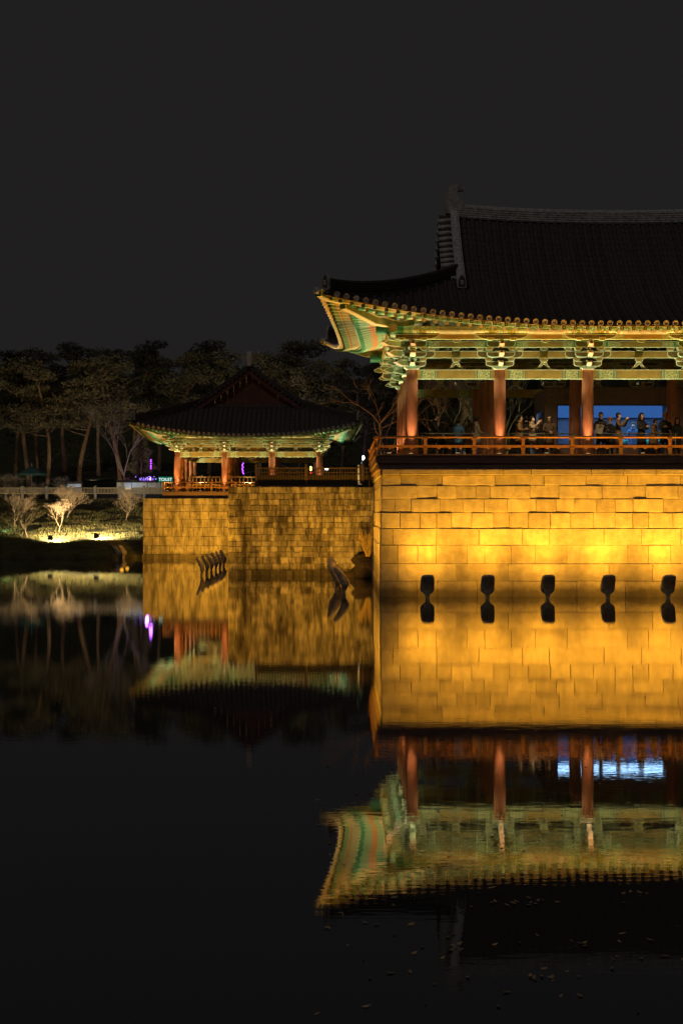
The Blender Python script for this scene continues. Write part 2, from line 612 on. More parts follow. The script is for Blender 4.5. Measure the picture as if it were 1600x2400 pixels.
# left side face (recedes from the camera)
for k, (z0, z1, xs) in enumerate(courses):
    js = rand_joints(0.46, PY1 - PY0, 0.7, 1.7)
    cop = k == len(courses) - 1
    # facing -x : rotate -90 deg, local x runs towards -y, so start from the far end
    L = PY1 - PY0
    off = xs[0]
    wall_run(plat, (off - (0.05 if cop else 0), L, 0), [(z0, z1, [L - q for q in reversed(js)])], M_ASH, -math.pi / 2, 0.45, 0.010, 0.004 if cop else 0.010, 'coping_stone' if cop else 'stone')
core = MB()
core.box(((PX1 - PX0) / 2 + 0.08, (PY1 - PY0) / 2 + 0.1, (zz[-1] - 0.06) / 2 - 0.3), (PX1 - PX0 - 0.02, PY1 - PY0 - 0.1, zz[-1] - 0.06 + 0.6), M_JOINT)
core.build('core', plat)
dr = MB()
for (zx, zyv, wd) in ((577, 116, 60), (1357, 254, 70)):
    x = (860 + zx / 2.119 - 800) * 60.0 / F - PX0
    z = CAM_Z - (1080 + zyv / 2.119 - 1200) * 60.0 / F
    dr = MB()
    dr.box((0, 0.04, 0), (wd / 2.119 * 60 / F, 0.22, 0.07), M_JOINT)
    dr.build('drain_slot', plat, (x, 0.145, z))

# --- masonry terrace wall in the middle distance
TX0, TX1, TY = -5.52, 1.9, 80.0
ter = empty('masonry_wall', (TX0, TY, 0), label='dark stained wall of small stone blocks between the two pavilions', cat='stone wall')
th = CAM_Z - (1141 - 1200) * TY / F
nC = 16
zc = [-0.35]
while len(zc) < nC + 1:
    zc.append(zc[-1] + random.uniform(0.88, 1.12))
sc_ = (th + 0.35) / (zc[-1] + 0.35)
zc = [-0.35 + (z + 0.35) * sc_ for z in zc]
tc_ = []
for k in range(nC):
    tc_.append((zc[k], zc[k + 1], rand_joints(0, TX1 - TX0, 0.28, 0.52)))
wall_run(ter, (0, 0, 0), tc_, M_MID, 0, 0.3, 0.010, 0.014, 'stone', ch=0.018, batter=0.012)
tb = MB()
tb.box(((TX1 - TX0) / 2 + 0.02, 0.35, th / 2 - 0.32), (TX1 - TX0 - 0.06, 0.5, th + 0.56), M_JOINT)
tb.build('core', ter)
tside = MB()   # return of the wall along its left end
tside.box((0.2, 15.2, th / 2 - 0.3), (0.34, 29.0, th + 0.58), M_MID)
tside.build('return_wall', ter)

# --- far platform
FX0, FX1, FY = -13.25, -4.9, 109.0
far = empty('stone_platform', (FX0, FY, 0), label='lower stained ashlar platform under the small gabled pavilion', cat='stone platform')
fh = CAM_Z - (1168 - 1200) * FY / F
fzy = [1322, 1299, 1279, 1257, 1236, 1217, 1199, 1183, 1168]
fz = [CAM_Z - (v - 1200) * FY / F for v in fzy]
fz[0] = -0.45
fcs = []
for k in range(len(fz) - 1):
    fcs.append((fz[k], fz[k + 1], rand_joints(0, FX1 - FX0, 0.55, 1.45)))
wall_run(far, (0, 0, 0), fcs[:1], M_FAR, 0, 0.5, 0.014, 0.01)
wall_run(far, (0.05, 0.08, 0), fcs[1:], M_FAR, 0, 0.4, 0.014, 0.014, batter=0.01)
fb = MB()
fb.box((7.3, 9.0, fh / 2 - 0.32), (14.4, 17.0, fh + 0.5), M_JOINT)
fb.build('core', far)
# ------------------------------------------------------------------ pavilion builder
def arm_poly(L, h, curl=0.5):
    a = L / 2
    r = h * 0.95
    pts = [(-a, h), (-a, h * curl)]
    for k in range(1, 5):
        t = k / 4 * math.pi / 2
        pts.append((-a + r * (1 - math.cos(t)) * 1.0, h * curl * (1 - math.sin(t))))
    q = [(-x, z) for x, z in reversed(pts)]
    return pts + q

def boat_poly(L, h):
    a = L / 2
    pts = [(-a, h), (-a + 0.02, h * 0.72), (-a + 0.12, h * 0.34), (-a + 0.28, h * 0.1), (-a + 0.46, 0)]
    return pts + [(-x, z) for x, z in reversed(pts)]

def arm_mesh(L, h, t, poly=None, face=None):
    mb = MB()
    p = poly or arm_poly(L, h)
    mb.prism(p, -t / 2, t / 2, face or M_OCHRE, M_TRIM, 0.026, M_TRIM, under_m=M_MINT)
    return mb.mesh('bracket_arm')

def block_mesh(w, h, d):
    """small bearing block: square top, waisted foot"""
    mb = MB()
    hw = w / 2
    poly = [(-hw * 0.68, 0), (hw * 0.68, 0), (hw, h * 0.45), (hw, h), (-hw, h), (-hw, h * 0.45)]
    mb.prism(poly, -d / 2, d / 2, M_OCHRE, M_TRIM, 0.02, M_TRIM, under_m=M_MINT)
    return mb.mesh('bearing_block')

def tongue_mesh(o0, o1, h, t, beak=True):
    """projecting arm; local -y is outward. Built in (x=o) then turned"""
    mb = MB()
    if beak:
        poly = [(-o0, 0), (-o0, h), (o1 - 0.05, h), (o1 + 0.20, h * 0.5), (o1 + 0.02, h * 0.18), (o1 - 0.12, 0)]
    else:
        poly = [(-o0, 0), (-o0, h), (o1, h), (o1, h * 0.45), (o1 - 0.10, 0.0)]
    mb.prism(poly, -t / 2, t / 2, M_OLIVE, M_PINK, 0.022, M_TRIM, under_m=M_PINK)
    # end square
    mb.box((o1 + (0.10 if beak else 0.004), 0, h * 0.70), (0.012, t * 0.5, t * 0.5), M_BLACKL)
    me = mb.mesh('projecting_arm')
    me.transform(Matrix.Rotation(-math.pi / 2, 4, 'Z'))
    return me

def beam_mesh(L, h, t, segs):
    """beam along x centred; segs list of (fraction_end, material) from left end to right"""
    mb = MB()
    x0 = -L / 2
    e = 0.022
    for fr, m in segs:
        x1 = -L / 2 + L * fr
        vs = []
        for x in (x0, x1):
            vs += [(x, -t / 2, 0), (x, -t / 2, e), (x, -t / 2, h - e), (x, -t / 2, h), (x, t / 2, h), (x, t / 2, 0)]
        n = 6
        mb.add(vs, [(0, 6, 7, 1)], M_TRIM)
        b = len(mb.v) - 12
        for f, mm in (((1, 7, 8, 2), m), ((2, 8, 9, 3), M_TRIM), ((3, 9, 10, 4), M_OLIVE), ((4, 10, 11, 5), m), ((5, 11, 6, 0), M_MINT)):
            mb.f.append(tuple(b + k for k in f)); mb.m.append(mb.mi(mm)); mb.smooth.append(False)
        x0 = x1
    mb.add([(-L / 2, -t / 2, 0), (-L / 2, -t / 2, h), (-L / 2, t / 2, h), (-L / 2, t / 2, 0)], [(0, 1, 2, 3)], M_TEAL)
    mb.add([(L / 2, -t / 2, 0), (L / 2, -t / 2, h), (L / 2, t / 2, h), (L / 2, t / 2, 0)], [(3, 2, 1, 0)], M_TEAL)
    return mb.mesh('beam')

def rosette_end(mb, c, r, axis):
    """painted flower on a round timber end. axis = outward unit vector"""
    a = Vector(axis).normalized()
    u = a.orthogonal().normalized(); w_ = a.cross(u)
    c = Vector(c)
    def ring(r0, r1, n, mats, lift):
        for k in range(n):
            a0, a1 = 2 * math.pi * k / n, 2 * math.pi * (k + 1) / n
            p = [c + a * lift + (u * math.cos(t) + w_ * math.sin(t)) * rr for rr, t in ((r0, a0), (r1, a0), (r1, a1), (r0, a1))]
            mb.add(p, [(0, 1, 2, 3)], mats[k % len(mats)])
    ring(r * 0.86, r, 24, [M_MINT], 0.004)
    ring(r * 0.34, r * 0.86, 24, [M_TRIM, M_BLACKL], 0.004)
    ring(0.0, r * 0.34, 12, [M_ORANGE], 0.006)

def rafter_mesh(r):
    """unit length along +z (foot at 0, painted end at 1)"""
    mb = MB()
    zs = [(0.0, M_PALE), (0.62, M_MINT), (0.72, M_ORANGE), (0.79, M_PINK), (0.83, M_MINT), (0.94, M_TEAL), (1.0, None)]
    n = 8
    ringv = lambda z: [(r * math.cos(2 * math.pi * k / n), r * math.sin(2 * math.pi * k / n), z) for k in range(n)]
    for (z0, m), (z1, _) in zip(zs, zs[1:]):
        mb.add(ringv(z0) + ringv(z1), [(k, (k + 1) % n, n + (k + 1) % n, n + k) for k in range(n)], m, True)
    mb.add(ringv(1.0), [tuple(range(n))], M_MINT)
    c = [(0.72 * r * math.cos(2 * math.pi * k / 10) * (1 if k % 2 else 0.62), 0.72 * r * math.sin(2 * math.pi * k / 10) * (1 if k % 2 else 0.62), 1.003) for k in range(10)]
    c2 = [(0.8 * r * math.cos(2 * math.pi * k / n), 0.8 * r * math.sin(2 * math.pi * k / n), 1.002) for k in range(n)]
    mb.add(c2, [tuple(range(n))], M_ORANGE)
    mb.add(c, [tuple(range(10))], M_PINK)
    return mb.mesh('rafter')

def flying_mesh(s):
    mb = MB()
    zs = [(0.0, M_PALE), (0.72, M_ORANGE), (0.76, M_PALE), (0.80, M_MINT), (0.95, M_DKGREEN), (1.0, None)]
    h = s / 2
    q = lambda z: [(-h, -h, z), (h, -h, z), (h, h, z), (-h, h, z)]
    for (z0, m), (z1, _) in zip(zs, zs[1:]):
        mb.add(q(z0) + q(z1), [(k, (k + 1) % 4, 4 + (k + 1) % 4, 4 + k) for k in range(4)], m)
    mb.add(q(1.0), [(0, 1, 2, 3)], M_DKGREEN)
    t = h * 0.45
    mb.add([(-t, -t, 1.003), (t, -t, 1.003), (t, t, 1.003), (-t, t, 1.003)], [(0, 1, 2, 3)], M_TRIM)
    t = h * 0.25
    mb.add([(-t, -t, 1.006), (t, -t, 1.006), (t, t, 1.006), (-t, t, 1.006)], [(0, 1, 2, 3)], M_BLACKL)
    return mb.mesh('flying_rafter')

def stick(name, me, parent, a, b):
    a, b = Vector(a), Vector(b)
    d = b - a
    o = bpy.data.objects.new(name, me)
    COL.objects.link(o)
    o.parent = parent
    o.location = a
    q = d.to_track_quat('Z', 'Y')
    o.rotation_mode = 'QUATERNION'
    o.rotation_quaternion = q
    o.scale = (1, 1, d.length)
    return o

def sweep(mb, path, prof, m, lime=None, side=None):
    """profile (w,h) swept along path with vertical up; closed profile"""
    path = [Vector(p) for p in path]
    n = len(prof)
    vs = []
    for i, p in enumerate(path):
        if i == 0: t = path[1] - path[0]
        elif i == len(path) - 1: t = path[-1] - path[-2]
        else: t = path[i + 1] - path[i - 1]
        t.z = 0
        if t.length < 1e-6: t = Vector((1, 0, 0))
        t.normalize()
        s = Vector((-t.y, t.x, 0))
        for (w_, h_) in prof:
            vs.append(p + s * w_ + Vector((0, 0, h_)))
    fs = []
    for i in range(len(path) - 1):
        for k in range(n):
            k2 = (k + 1) % n
            fs.append((i * n + k, (i + 1) * n + k, (i + 1) * n + k2, i * n + k2))
    fs.append(tuple(range(n)))
    fs.append(tuple(reversed(range((len(path) - 1) * n, len(path) * n))))
    mb.add(vs, fs, m)

def ridge_profile(w, h, layers):
    """stacked ridge tiles: each layer juts out a little over a thin recess"""
    right = []
    for k in range(layers):
        z0 = h * 0.80 * k / layers
        z1 = h * 0.80 * (k + 1) / layers
        ww = w / 2 * (1.0 - 0.08 * k / layers)
        right += [(ww * 0.86, z0), (ww * 0.86, z0 + (z1 - z0) * 0.4), (ww, z0 + (z1 - z0) * 0.45), (ww, z1)]
    cap = [(w * 0.36, h * 0.80), (w * 0.33, h * 0.92), (w * 0.18, h * 1.0)]
    right += cap
    left = [(-a, b) for a, b in reversed(right)]
    return right + left

class Roof:
    def __init__(s, Lx, Ly, ov, fl, lift, RR, ze, xg, a=0.24, b=0.055):
        s.Lx, s.Ly, s.ov, s.fl, s.lift, s.RR, s.ze, s.xg, s.a, s.b = Lx, Ly, ov, fl, lift, RR, ze, xg, a, b
        s.xc = Lx + ov + fl
        s.yc = Ly + ov + fl
    def g(s, d):
        return max(0.0, 1 - max(d, 0) / s.RR) ** 2.15
    def ye(s, x): return -(s.Ly + s.ov + s.fl * s.g(s.xc - abs(x)))
    def xe(s, y): return -(s.Lx + s.ov + s.fl * s.g(s.yc - abs(y)))
    def P(s, d): return s.a * d + s.b * d * d
    def z(s, c, d):
        """c: distance from corner along eave; d: distance in from eave"""
        k = max(0.0, 1 - max(d, 0) / 8.5)
        return s.ze + s.lift * s.g(c) * k + s.P(d)
    def zf(s, x, y):
        return s.z(s.xc - abs(x), y - s.ye(x))
    def zs(s, x, y):
        return s.z(s.yc - abs(y), x - s.xe(y))

def tile_row_mesh(pts, r, up=None):
    """half-round cover tiles laid end to end along pts (eave first), with an end disc"""
    mb = MB()
    n = 5
    rings = []
    pts = [Vector(p) for p in pts]
    d0 = (pts[1] - pts[0]).normalized()
    side = Vector((-d0.y, d0.x, 0)).normalized()
    vs = []
    m_ = len(pts)
    def ring(p, t, rr):
        nrm = t.cross(side)
        if nrm.z < 0: nrm = -nrm
        return [p + side * (rr * math.cos(math.pi * k / n)) + nrm * (rr * math.sin(math.pi * k / n) * 1.05) for k in range(n + 1)]
    for i in range(m_ - 1):
        t = (pts[i + 1] - pts[i]).normalized()
        vs += ring(pts[i], t, r) + ring(pts[i + 1], t, r * 0.86)
    fs = []
    w_ = n + 1
    for i in range(m_ - 1):
        b = i * 2 * w_
        for k in range(n):
            fs.append((b + k, b + k + 1, b + w_ + k + 1, b + w_ + k))
        if i < m_ - 2:
            for k in range(n):
                fs.append((b + w_ + k, b + w_ + k + 1, b + 2 * w_ + k + 1, b + 2 * w_ + k))
    mb.add(vs, fs, M_TILE, False)
    # round end tile with raised rim
    c = pts[0] - d0 * 0.012 + Vector((0, 0, r * 0.05))
    out = -d0
    up = d0.cross(side)
    if up.z < 0: up = -up
    N = 12
    rr = r * 1.16
    o_ = [c + (side * math.cos(2 * math.pi * k / N) + up * math.sin(2 * math.pi * k / N)) * rr for k in range(N)]
    i_ = [c + (side * math.cos(2 * math.pi * k / N) + up * math.sin(2 * math.pi * k / N)) * rr * 0.74 for k in range(N)]
    i2 = [p - out * 0.02 for p in i_]
    bk = [p - out * 0.05 for p in o_]
    fs = []
    for k in range(N):
        k2 = (k + 1) % N
        fs += [(k, k2, N + k2, N + k), (N + k, N + k2, 2 * N + k2, 2 * N + k), (3 * N + k, 3 * N + k2, k2, k)]
    fs.append(tuple(range(2 * N, 3 * N)))
    mb.add(o_ + i_ + i2 + bk, fs, M_RIDGE)
    return mb.mesh('tile_row')

def chimi_mesh(k):
    mb = MB()
    # (x towards the ridge, z up) outline read from the photograph
    P_ = [(-120, 0), (-130, 60), (-133, 140), (-128, 240), (-112, 320), (-62, 388), (0, 405), (86, 402), (58, 372), (40, 348),
          (70, 352), (125, 346), (132, 320), (90, 318), (55, 320), (36, 300), (34, 262), (62, 215), (104, 196), (126, 160), (130, 70), (92, 34), (40, 42), (22, -40), (-18, -30)]
    P_ = [(x * 0.00243 * k, z * 0.00243 * k) for x, z in P_]
    mb.prism(P_, -0.16 * k, 0.16 * k, M_CHIMI, M_CHIMI, 0.04 * k, M_LIME)
    # feather ridges on both faces
    for q in range(6):
        x = (-100 + q * 22) * 0.00243 * k
        for sy in (-1, 1):
            mb.box((x, sy * 0.15 * k, 0.42 * k), (0.018 * k, 0.03, 0.50 * k), M_LIME if q == 5 else M_RIDGE, rot=Matrix.Rotation(0.05, 3, 'Y'))
    return mb.mesh('ridge_ornament')

def mangwa_mesh(k):
    """upright end tile closing a ridge, facing -y"""
    mb = MB()
    P_ = [(-0.16, -0.05), (0.16, -0.05), (0.17, 0.18), (0.13, 0.34), (0.06, 0.44), (0, 0.46), (-0.06, 0.44), (-0.13, 0.34), (-0.17, 0.18)]
    P_ = [(x * k, z * k) for x, z in P_]
    mb.prism(P_, -0.05 * k, 0.06 * k, M_TILE, M_RIDGE, 0.035 * k, M_LIME)
    mb.box((0, -0.06 * k, 0.17 * k), (0.12 * k, 0.03 * k, 0.16 * k), M_RIDGE)
    return mb.mesh('end_tile')

def pavilion(name, loc, rz, nx, ny, sx, sy, H, k, ov, fl, lift, RR, xg, label, floor_h=0.49, rail_o=1.10,
             raf_sp=0.41, tile_sp=0.335, sides=('f', 'l', 'r', 'b'), row_sides=('f', 'l', 'r', 'b'), col_r=0.225,
             scroll=M_SCROLL, deck_ext=1.1, xs=None, skip=(), M_RIDGE=M_RIDGE, prof=(0.24, 0.055)):
    root = empty(name, loc, rz, label, 'pavilion')
    xs = xs or [-nx * sx / 2 + i * sx for i in range(nx + 1)]
    ysl = [-ny * sy / 2 + j * sy for j in range(ny + 1)]
    Lx, Ly = xs[-1], ysl[-1]
    # ---- columns
    cm = MB()
    zsq = [0, 0.04, 0.3, 0.6, 0.85, 1.0]
    rr = [1.0, 1.02, 1.06, 1.03, 0.96, 0.88]
    cm.tube([(0, 0, H * q) for q in zsq], [col_r * q for q in rr], M_COLUMN, 20)
    col_me = cm.mesh('column')
    for i in range(nx + 1):
        for j in range(ny + 1):
            edge = i in (0, nx) or j in (0, ny)
            if (i, j) in skip: continue
            inst('column', col_me, root, (xs[i], ysl[j], 0))
    # ---- floor deck and its fascia
    e = deck_ext
    fl_ = MB()
    fl_.box((0, 0, -floor_h / 2 - 0.02), (2 * (Lx + e), 2 * (Ly + e), floor_h - 0.04), M_DKWOOD)
    fl_.build('floor_frame', root)
    for (cx_, cy_, wx, wy) in ((0, -Ly - e, 2 * (Lx + e) + 0.12, 0.10), (0, Ly + e, 2 * (Lx + e) + 0.12, 0.10), (-Lx - e, 0, 0.10, 2 * (Ly + e) - 0.1), (Lx + e, 0, 0.10, 2 * (Ly + e) - 0.1)):
        fb_ = MB(); fb_.box((0, 0, 0), (wx, wy, 0.26), M_DKWOOD)
        fb_.build('fascia_board', root, (cx_, cy_, -0.13))
    # ---- facades
    facs = []
    facs.append(('f', 0.0, nx, xs, Ly, Lx))
    facs.append(('b', math.pi, nx, [-q for q in reversed(xs)], Ly, Lx))
    facs.append(('l', -math.pi / 2, ny, ysl, Lx, Ly))
    facs.append(('r', math.pi / 2, ny, ysl, Lx, Ly))
    blk = block_mesh(0.29 * k, 0.155 * k, 0.30 * k)
    cap = MB()
    cap.prism([(-0.20 * k, 0), (0.20 * k, 0), (0.29 * k, 0.07 * k), (0.29 * k, 0.13 * k), (-0.29 * k, 0.13 * k), (-0.29 * k, 0.07 * k)], -0.26 * k, 0.26 * k, M_MINT, M_MINT, 0.02, M_TRIM, under_m=M_TRIM)
    cap_me = cap.mesh('capital_block')
    z1a, z1b = 0.11 * k, 0.31 * k
    z2a, z2b = 0.43 * k, 0.70 * k
    z3a, z3b = 0.79 * k, 1.02 * k
    z4a, z4b = 1.05 * k, 1.25 * k
    o1, o2 = 0.40 * k, 0.75 * k
    zp, rp = 1.40 * k, 0.155 * k
    t_ = 0.13 * k
    ta = 0.21 * k
    a1 = arm_mesh(1.05 * k, z1b - z1a, ta * 0.9, face=M_ARM)
    a2 = arm_mesh(1.72 * k, z2b - z2a, ta, face=M_ARM)
    a3 = arm_mesh(1.06 * k, z3b - z3a, ta, face=M_ARM)
    a4 = arm_mesh(1.95 * k, z4b - z4a, ta, face=M_ARM, poly=boat_poly(1.95 * k, z4b - z4a))
    tg1 = tongue_mesh(0.35 * k, 0.42 * k, 0.22 * k, 0.17 * k)
    tg2 = tongue_mesh(0.35 * k, 0.72 * k, 0.24 * k, 0.17 * k)
    tg3 = tongue_mesh(0.35 * k, 0.95 * k, 0.22 * k, 0.18 * k, False)
    hv = MB()
    # inverted-V strut between brackets
    vh = z2a - 0.16 * k
    P_ = [(-0.36 * k, 0), (-0.25 * k, 0.0), (-0.10 * k, vh * 0.42), (0.0, vh * 0.72), (0.10 * k, vh * 0.42), (0.25 * k, 0.0), (0.36 * k, 0), (0.22 * k, vh * 0.32), (0.09 * k, vh), (-0.09 * k, vh), (-0.22 * k, vh * 0.32)]
    hv.prism(P_, -0.06 * k, 0.06 * k, M_OCHRE, M_TRIM, 0.022 * k, M_TRIM)
    hv_me = hv.mesh('strut')
    S, O, T, X, L = scroll, M_OCHRE, M_TEAL, M_ORANGE, M_MINT
    for (key, rot, nb, cols, dep, half) in facs:
        if key not in sides:
            continue
        c, s_ = math.cos(rot), math.sin(rot)
        def W(u, o, z):
            x, y = u, -(dep + o)
            return (x * c - y * s_, x * s_ + y * c, z)
        bcache = {}
        def beams(sp):
            key_ = round(sp, 3)
            if key_ in bcache: return bcache[key_]
            lint = beam_mesh(sp - 2 * col_r * 0.86, 0.355, 0.17,
                             [(0.05, O), (0.065, T), (0.22, S), (0.235, T), (0.25, X), (0.262, T), (0.735, O), (0.75, T), (0.765, X), (0.78, T), (0.935, S), (0.95, T), (1.0, O)])
            jb2 = beam_mesh(sp, z2b - z2a, t_ * 0.95, [(0.14, S), (0.16, X), (0.84, O), (0.86, X), (1.0, S)])
            jb3 = beam_mesh(sp, z3b - z3a, t_ * 0.95, [(0.16, S), (0.18, T), (0.26, S), (0.275, L), (0.29, X), (0.305, L), (0.70, O), (0.715, L), (0.73, X), (0.745, L), (0.82, S), (0.84, T), (1.0, S)])
            jb4 = beam_mesh(sp, z4b - z4a, t_ * 0.95, [(0.28, S), (0.295, L), (0.31, X), (0.325, L), (0.68, O), (0.695, L), (0.71, X), (0.725, L), (1.0, S)])
            bcache[key_] = (lint, jb2, jb3, jb4)
            return bcache[key_]
        for b in range(nb):
            sp = cols[b + 1] - cols[b]
            uc = (cols[b] + cols[b + 1]) / 2
            lint, jb2, jb3, jb4 = beams(sp)
            inst('lintel_beam', lint, root, W(uc, 0, H - 0.36), (0, 0, rot))
            inst('bracket_beam', jb2, root, W(uc, 0, H + z2a), (0, 0, rot))
            inst('bracket_beam', jb3, root, W(uc, o1, H + z3a), (0, 0, rot))
            inst('bracket_beam', jb4, root, W(uc, o2, H + z4a), (0, 0, rot))
            inst('strut', hv_me, root, W(uc, 0, H), (0, 0, rot))
            inst('bearing_block', blk, root, W(uc, 0.02, H + z2a - 0.155 * k), (0, 0, rot))
            inst('bearing_block', blk, root, W(uc, 0.06, H + z2b + 0.003), (0, 0, rot), (0.95, 1, 0.62))
            inst('bearing_block', blk, root, W(uc, o1 + 0.03, H + z3b - 0.05 * k), (0, 0, rot), (0.95, 1, 0.7))
        # purlin with painted ends
        pu = MB()
        ext = 0.62 * k
        tot = 2 * (half + o2 + ext)
        cuts = [(-tot / 2, M_TEAL)]
        for b in range(nb):
            u0 = cols[b]; sp = cols[b + 1] - cols[b]
            if b == 0: cuts.append((-half - 0.35 * k, M_MINT))
            for fr, m in ((0.0, M_SCROLL), (0.27, M_ORANGE), (0.285, M_MINT), (0.30, M_SOFFIT), (0.70, M_MINT), (0.715, M_ORANGE), (0.73, M_SCROLL)):
                cuts.append((u0 + fr * sp, m))
        cuts.append((half + 0.001, M_MINT)); cuts.append((half + 0.35 * k, M_TEAL)); cuts.append((tot / 2, None))
        for (ua, m), (ub, _) in zip(cuts, cuts[1:]):
            if ub > ua + 1e-4:
                pu.tube([(ua, 0, 0), (ub, 0, 0)], rp, m, 16, caps=False)
        rosette_end(pu, (-tot / 2, 0, 0), rp * 1.12, (-1, 0, 0))
        rosette_end(pu, (tot / 2, 0, 0), rp * 1.12, (1, 0, 0))
        pu.build('purlin', root, W(0, o2, H + zp + (0.012 if key in 'lr' else 0)), (0, 0, rot))
        # bracket sets
        for i in range(nb + 1):
            u = cols[i]
            if key in ('f', 'b') or (0 < i < nb):
                inst('capital_block', cap_me, root, W(u, 0, H - 0.002), (0, 0, rot))
            inst('bracket_arm', a1, root, W(u, 0, H + z1a), (0, 0, rot))
            inst('bracket_arm', a2, root, W(u, 0.0, H + z2a - 0.003), (0, 0, rot))
            inst('bracket_arm', a1, root, W(u, o1, H + z2a), (0, 0, rot))
            inst('bracket_arm', a3, root, W(u, o1, H + z3a - 0.003), (0, 0, rot))
            inst('bracket_arm', a4, root, W(u, o2, H + z4a - 0.003), (0, 0, rot))
            inst('projecting_arm', tg1, root, W(u, 0, H + z1a + 0.002), (0, 0, rot))
            inst('projecting_arm', tg2, root, W(u, 0, H + z2a + 0.002), (0, 0, rot))
            inst('projecting_arm', tg3, root, W(u, 0, H + z3a + 0.002), (0, 0, rot))
            for du in (-0.42 * k, 0.42 * k):
                inst('bearing_block', blk, root, W(u + du, 0.01, H + z1b), (0, 0, rot), (0.9, 1, 0.85))
                inst('bearing_block', blk, root, W(u + du, o1 + 0.02, H + z2b - 0.03 * k), (0, 0, rot), (0.9, 0.95, 0.8))
            for du in (-0.74 * k, 0.74 * k):
                inst('bearing_block', blk, root, W(u + du, 0.02, H + z2b + 0.003), (0, 0, rot), (0.9, 1, 0.7))
            for du in (-0.42 * k, 0.42 * k):
                inst('bearing_block', blk, root, W(u + du, o2 + 0.01, H + z3b + 0.002), (0, 0, rot), (0.85, 0.95, 0.62))
    # diagonal corner arms
    dg = [tongue_mesh(0.4 * k, 0.75 * k, 0.22 * k, 0.18 * k), tongue_mesh(0.4 * k, 1.15 * k, 0.24 * k, 0.18 * k), tongue_mesh(0.4 * k, 1.45 * k, 0.22 * k, 0.18 * k)]
    for (qx, qy, ang) in ((-1, -1, -math.pi / 4), (1, -1, math.pi / 4), (-1, 1, -3 * math.pi / 4), (1, 1, 3 * math.pi / 4)):
        for me, zq in zip(dg, (z1a, z2a, z3a)):
            inst('corner_arm', me, root, (qx * Lx, qy * Ly, H + zq + 0.004), (0, 0, ang))
    # ---- roof
    ze = H + zp + rp - 0.14 * k - 0.02
    ze = H + 1.41 * k + 0.02 * k
    rf = Roof(Lx, Ly, ov, fl, lift, RR, ze, xg, *prof)
    roof = empty('roof'); roof.parent = root
    # deck strips (front/back)
    NS = 16
    def strip_rows(lo, hi, fn, sp, both):
        n = max(2, int(round((hi - lo) / sp)))
        return [fn(lo + (hi - lo) * i / n) for i in range(n + 1)]
    def deck(rows, m, dz, flip, name, par):
        mb = MB()
        vs = [(p[0], p[1], p[2] + dz) for r_ in rows for p in r_]
        n = len(rows[0])
        fs = []
        for i in range(len(rows) - 1):
            for j in range(n - 1):
                f = (i * n + j, (i + 1) * n + j, (i + 1) * n + j + 1, i * n + j + 1)
                fs.append(f[::-1] if flip else f)
        mb.add(vs, fs, m, True)
        return mb.build(name, par)
    def front_line(x, sgn, ytop, n=NS):
        y0 = rf.ye(x)
        return [(x, sgn * -(-(y0 + (ytop - y0) * q / (n - 1))) if False else sgn * (y0 + (ytop - y0) * q / (n - 1)), rf.zf(x, y0 + (ytop - y0) * q / (n - 1))) for q in range(n)]
    def side_line(y, sgn, xtop, n=NS):
        x0 = rf.xe(y)
        return [(sgn * (x0 + (xtop - x0) * q / (n - 1)), y, rf.zs(x0 + (xtop - x0) * q / (n - 1), y)) for q in range(n)]
    ridge_sag = 0.32
    def sag(x):   # ridge and upper slope droop slightly in the middle
        return 0.0
    eps = 0.02
    hip_y = lambda x: -(rf.yc - (rf.xc - abs(x)))
    hip_x = lambda y: -(rf.xc - (rf.yc - abs(y)))
    smax = rf.xc - xg + 0.62
    rows_f = {}
    for sgn, key in ((1, 'f'), (-1, 'b')):
        left = strip_rows(-rf.xc + eps, -xg, lambda x: front_line(x, sgn, min(hip_y(x), 0)), tile_sp, True)
        mid = strip_rows(-xg, xg, lambda x: front_line(x, sgn, 0.0), tile_sp, True)
        right = strip_rows(xg, rf.xc - eps, lambda x: front_line(x, sgn, min(hip_y(x), 0)), tile_sp, True)
        for rows in (left, mid, right):
            deck(rows, M_TILE, 0.0, sgn < 0, 'pan_tiles', roof)
            deck([[p for p in r_] for r_ in rows], M_SOFFIT, -0.10, sgn > 0, 'soffit', roof)
        rows_f[key] = left[1:] + mid[1:] + right[1:-1]
    for sgn, key in ((1, 'l'), (-1, 'r')):
        ys = strip_rows(-rf.yc + eps, rf.yc - eps, lambda y: side_line(y, sgn, min(hip_x(y), -(rf.xc - smax)) if rf.yc - abs(y) > smax else hip_x(y)), tile_sp, True)
        deck(ys, M_TILE, 0.0, sgn > 0, 'pan_tiles', roof)
        deck(ys, M_SOFFIT, -0.10, sgn < 0, 'soffit', roof)
        rows_f[key] = ys[1:-1]
    for key in row_sides:
        for r_ in rows_f[key]:
            L_ = (Vector(r_[-1]) - Vector(r_[0])).length
            if L_ < 0.35: continue
            n = max(3, int(L_ / 0.34) + 1)
            # resample
            pts = []
            for q in range(n):
                f = q / (n - 1) * (len(r_) - 1)
                i = min(int(f), len(r_) - 2); t = f - i
                pts.append(Vector(r_[i]).lerp(Vector(r_[i + 1]), t) + Vector((0, 0, 0.02)))
            d0 = (pts[0] - pts[1]); d0.z *= 1
            pts[0] = pts[0] + d0.normalized() * 0.05
            inst('tile_row', tile_row_mesh(pts, 0.088), roof)
    # ridge
    zr = rf.zf(0, 0)
    xr = xg - 0.62
    ridge_h = 0.56 * (0.8 + 0.2 * k)
    def ridge_pt(x):
        t = abs(x) / xr
        return Vector((x, 0, zr - 0.10 + 0.26 * t ** 2.2))
    rb = MB()
    sweep(rb, [ridge_pt(-xr + 2 * xr * i / 24) for i in range(25)], ridge_profile(0.40, ridge_h, 5), M_RIDGE)
    rb.build('main_ridge', roof)
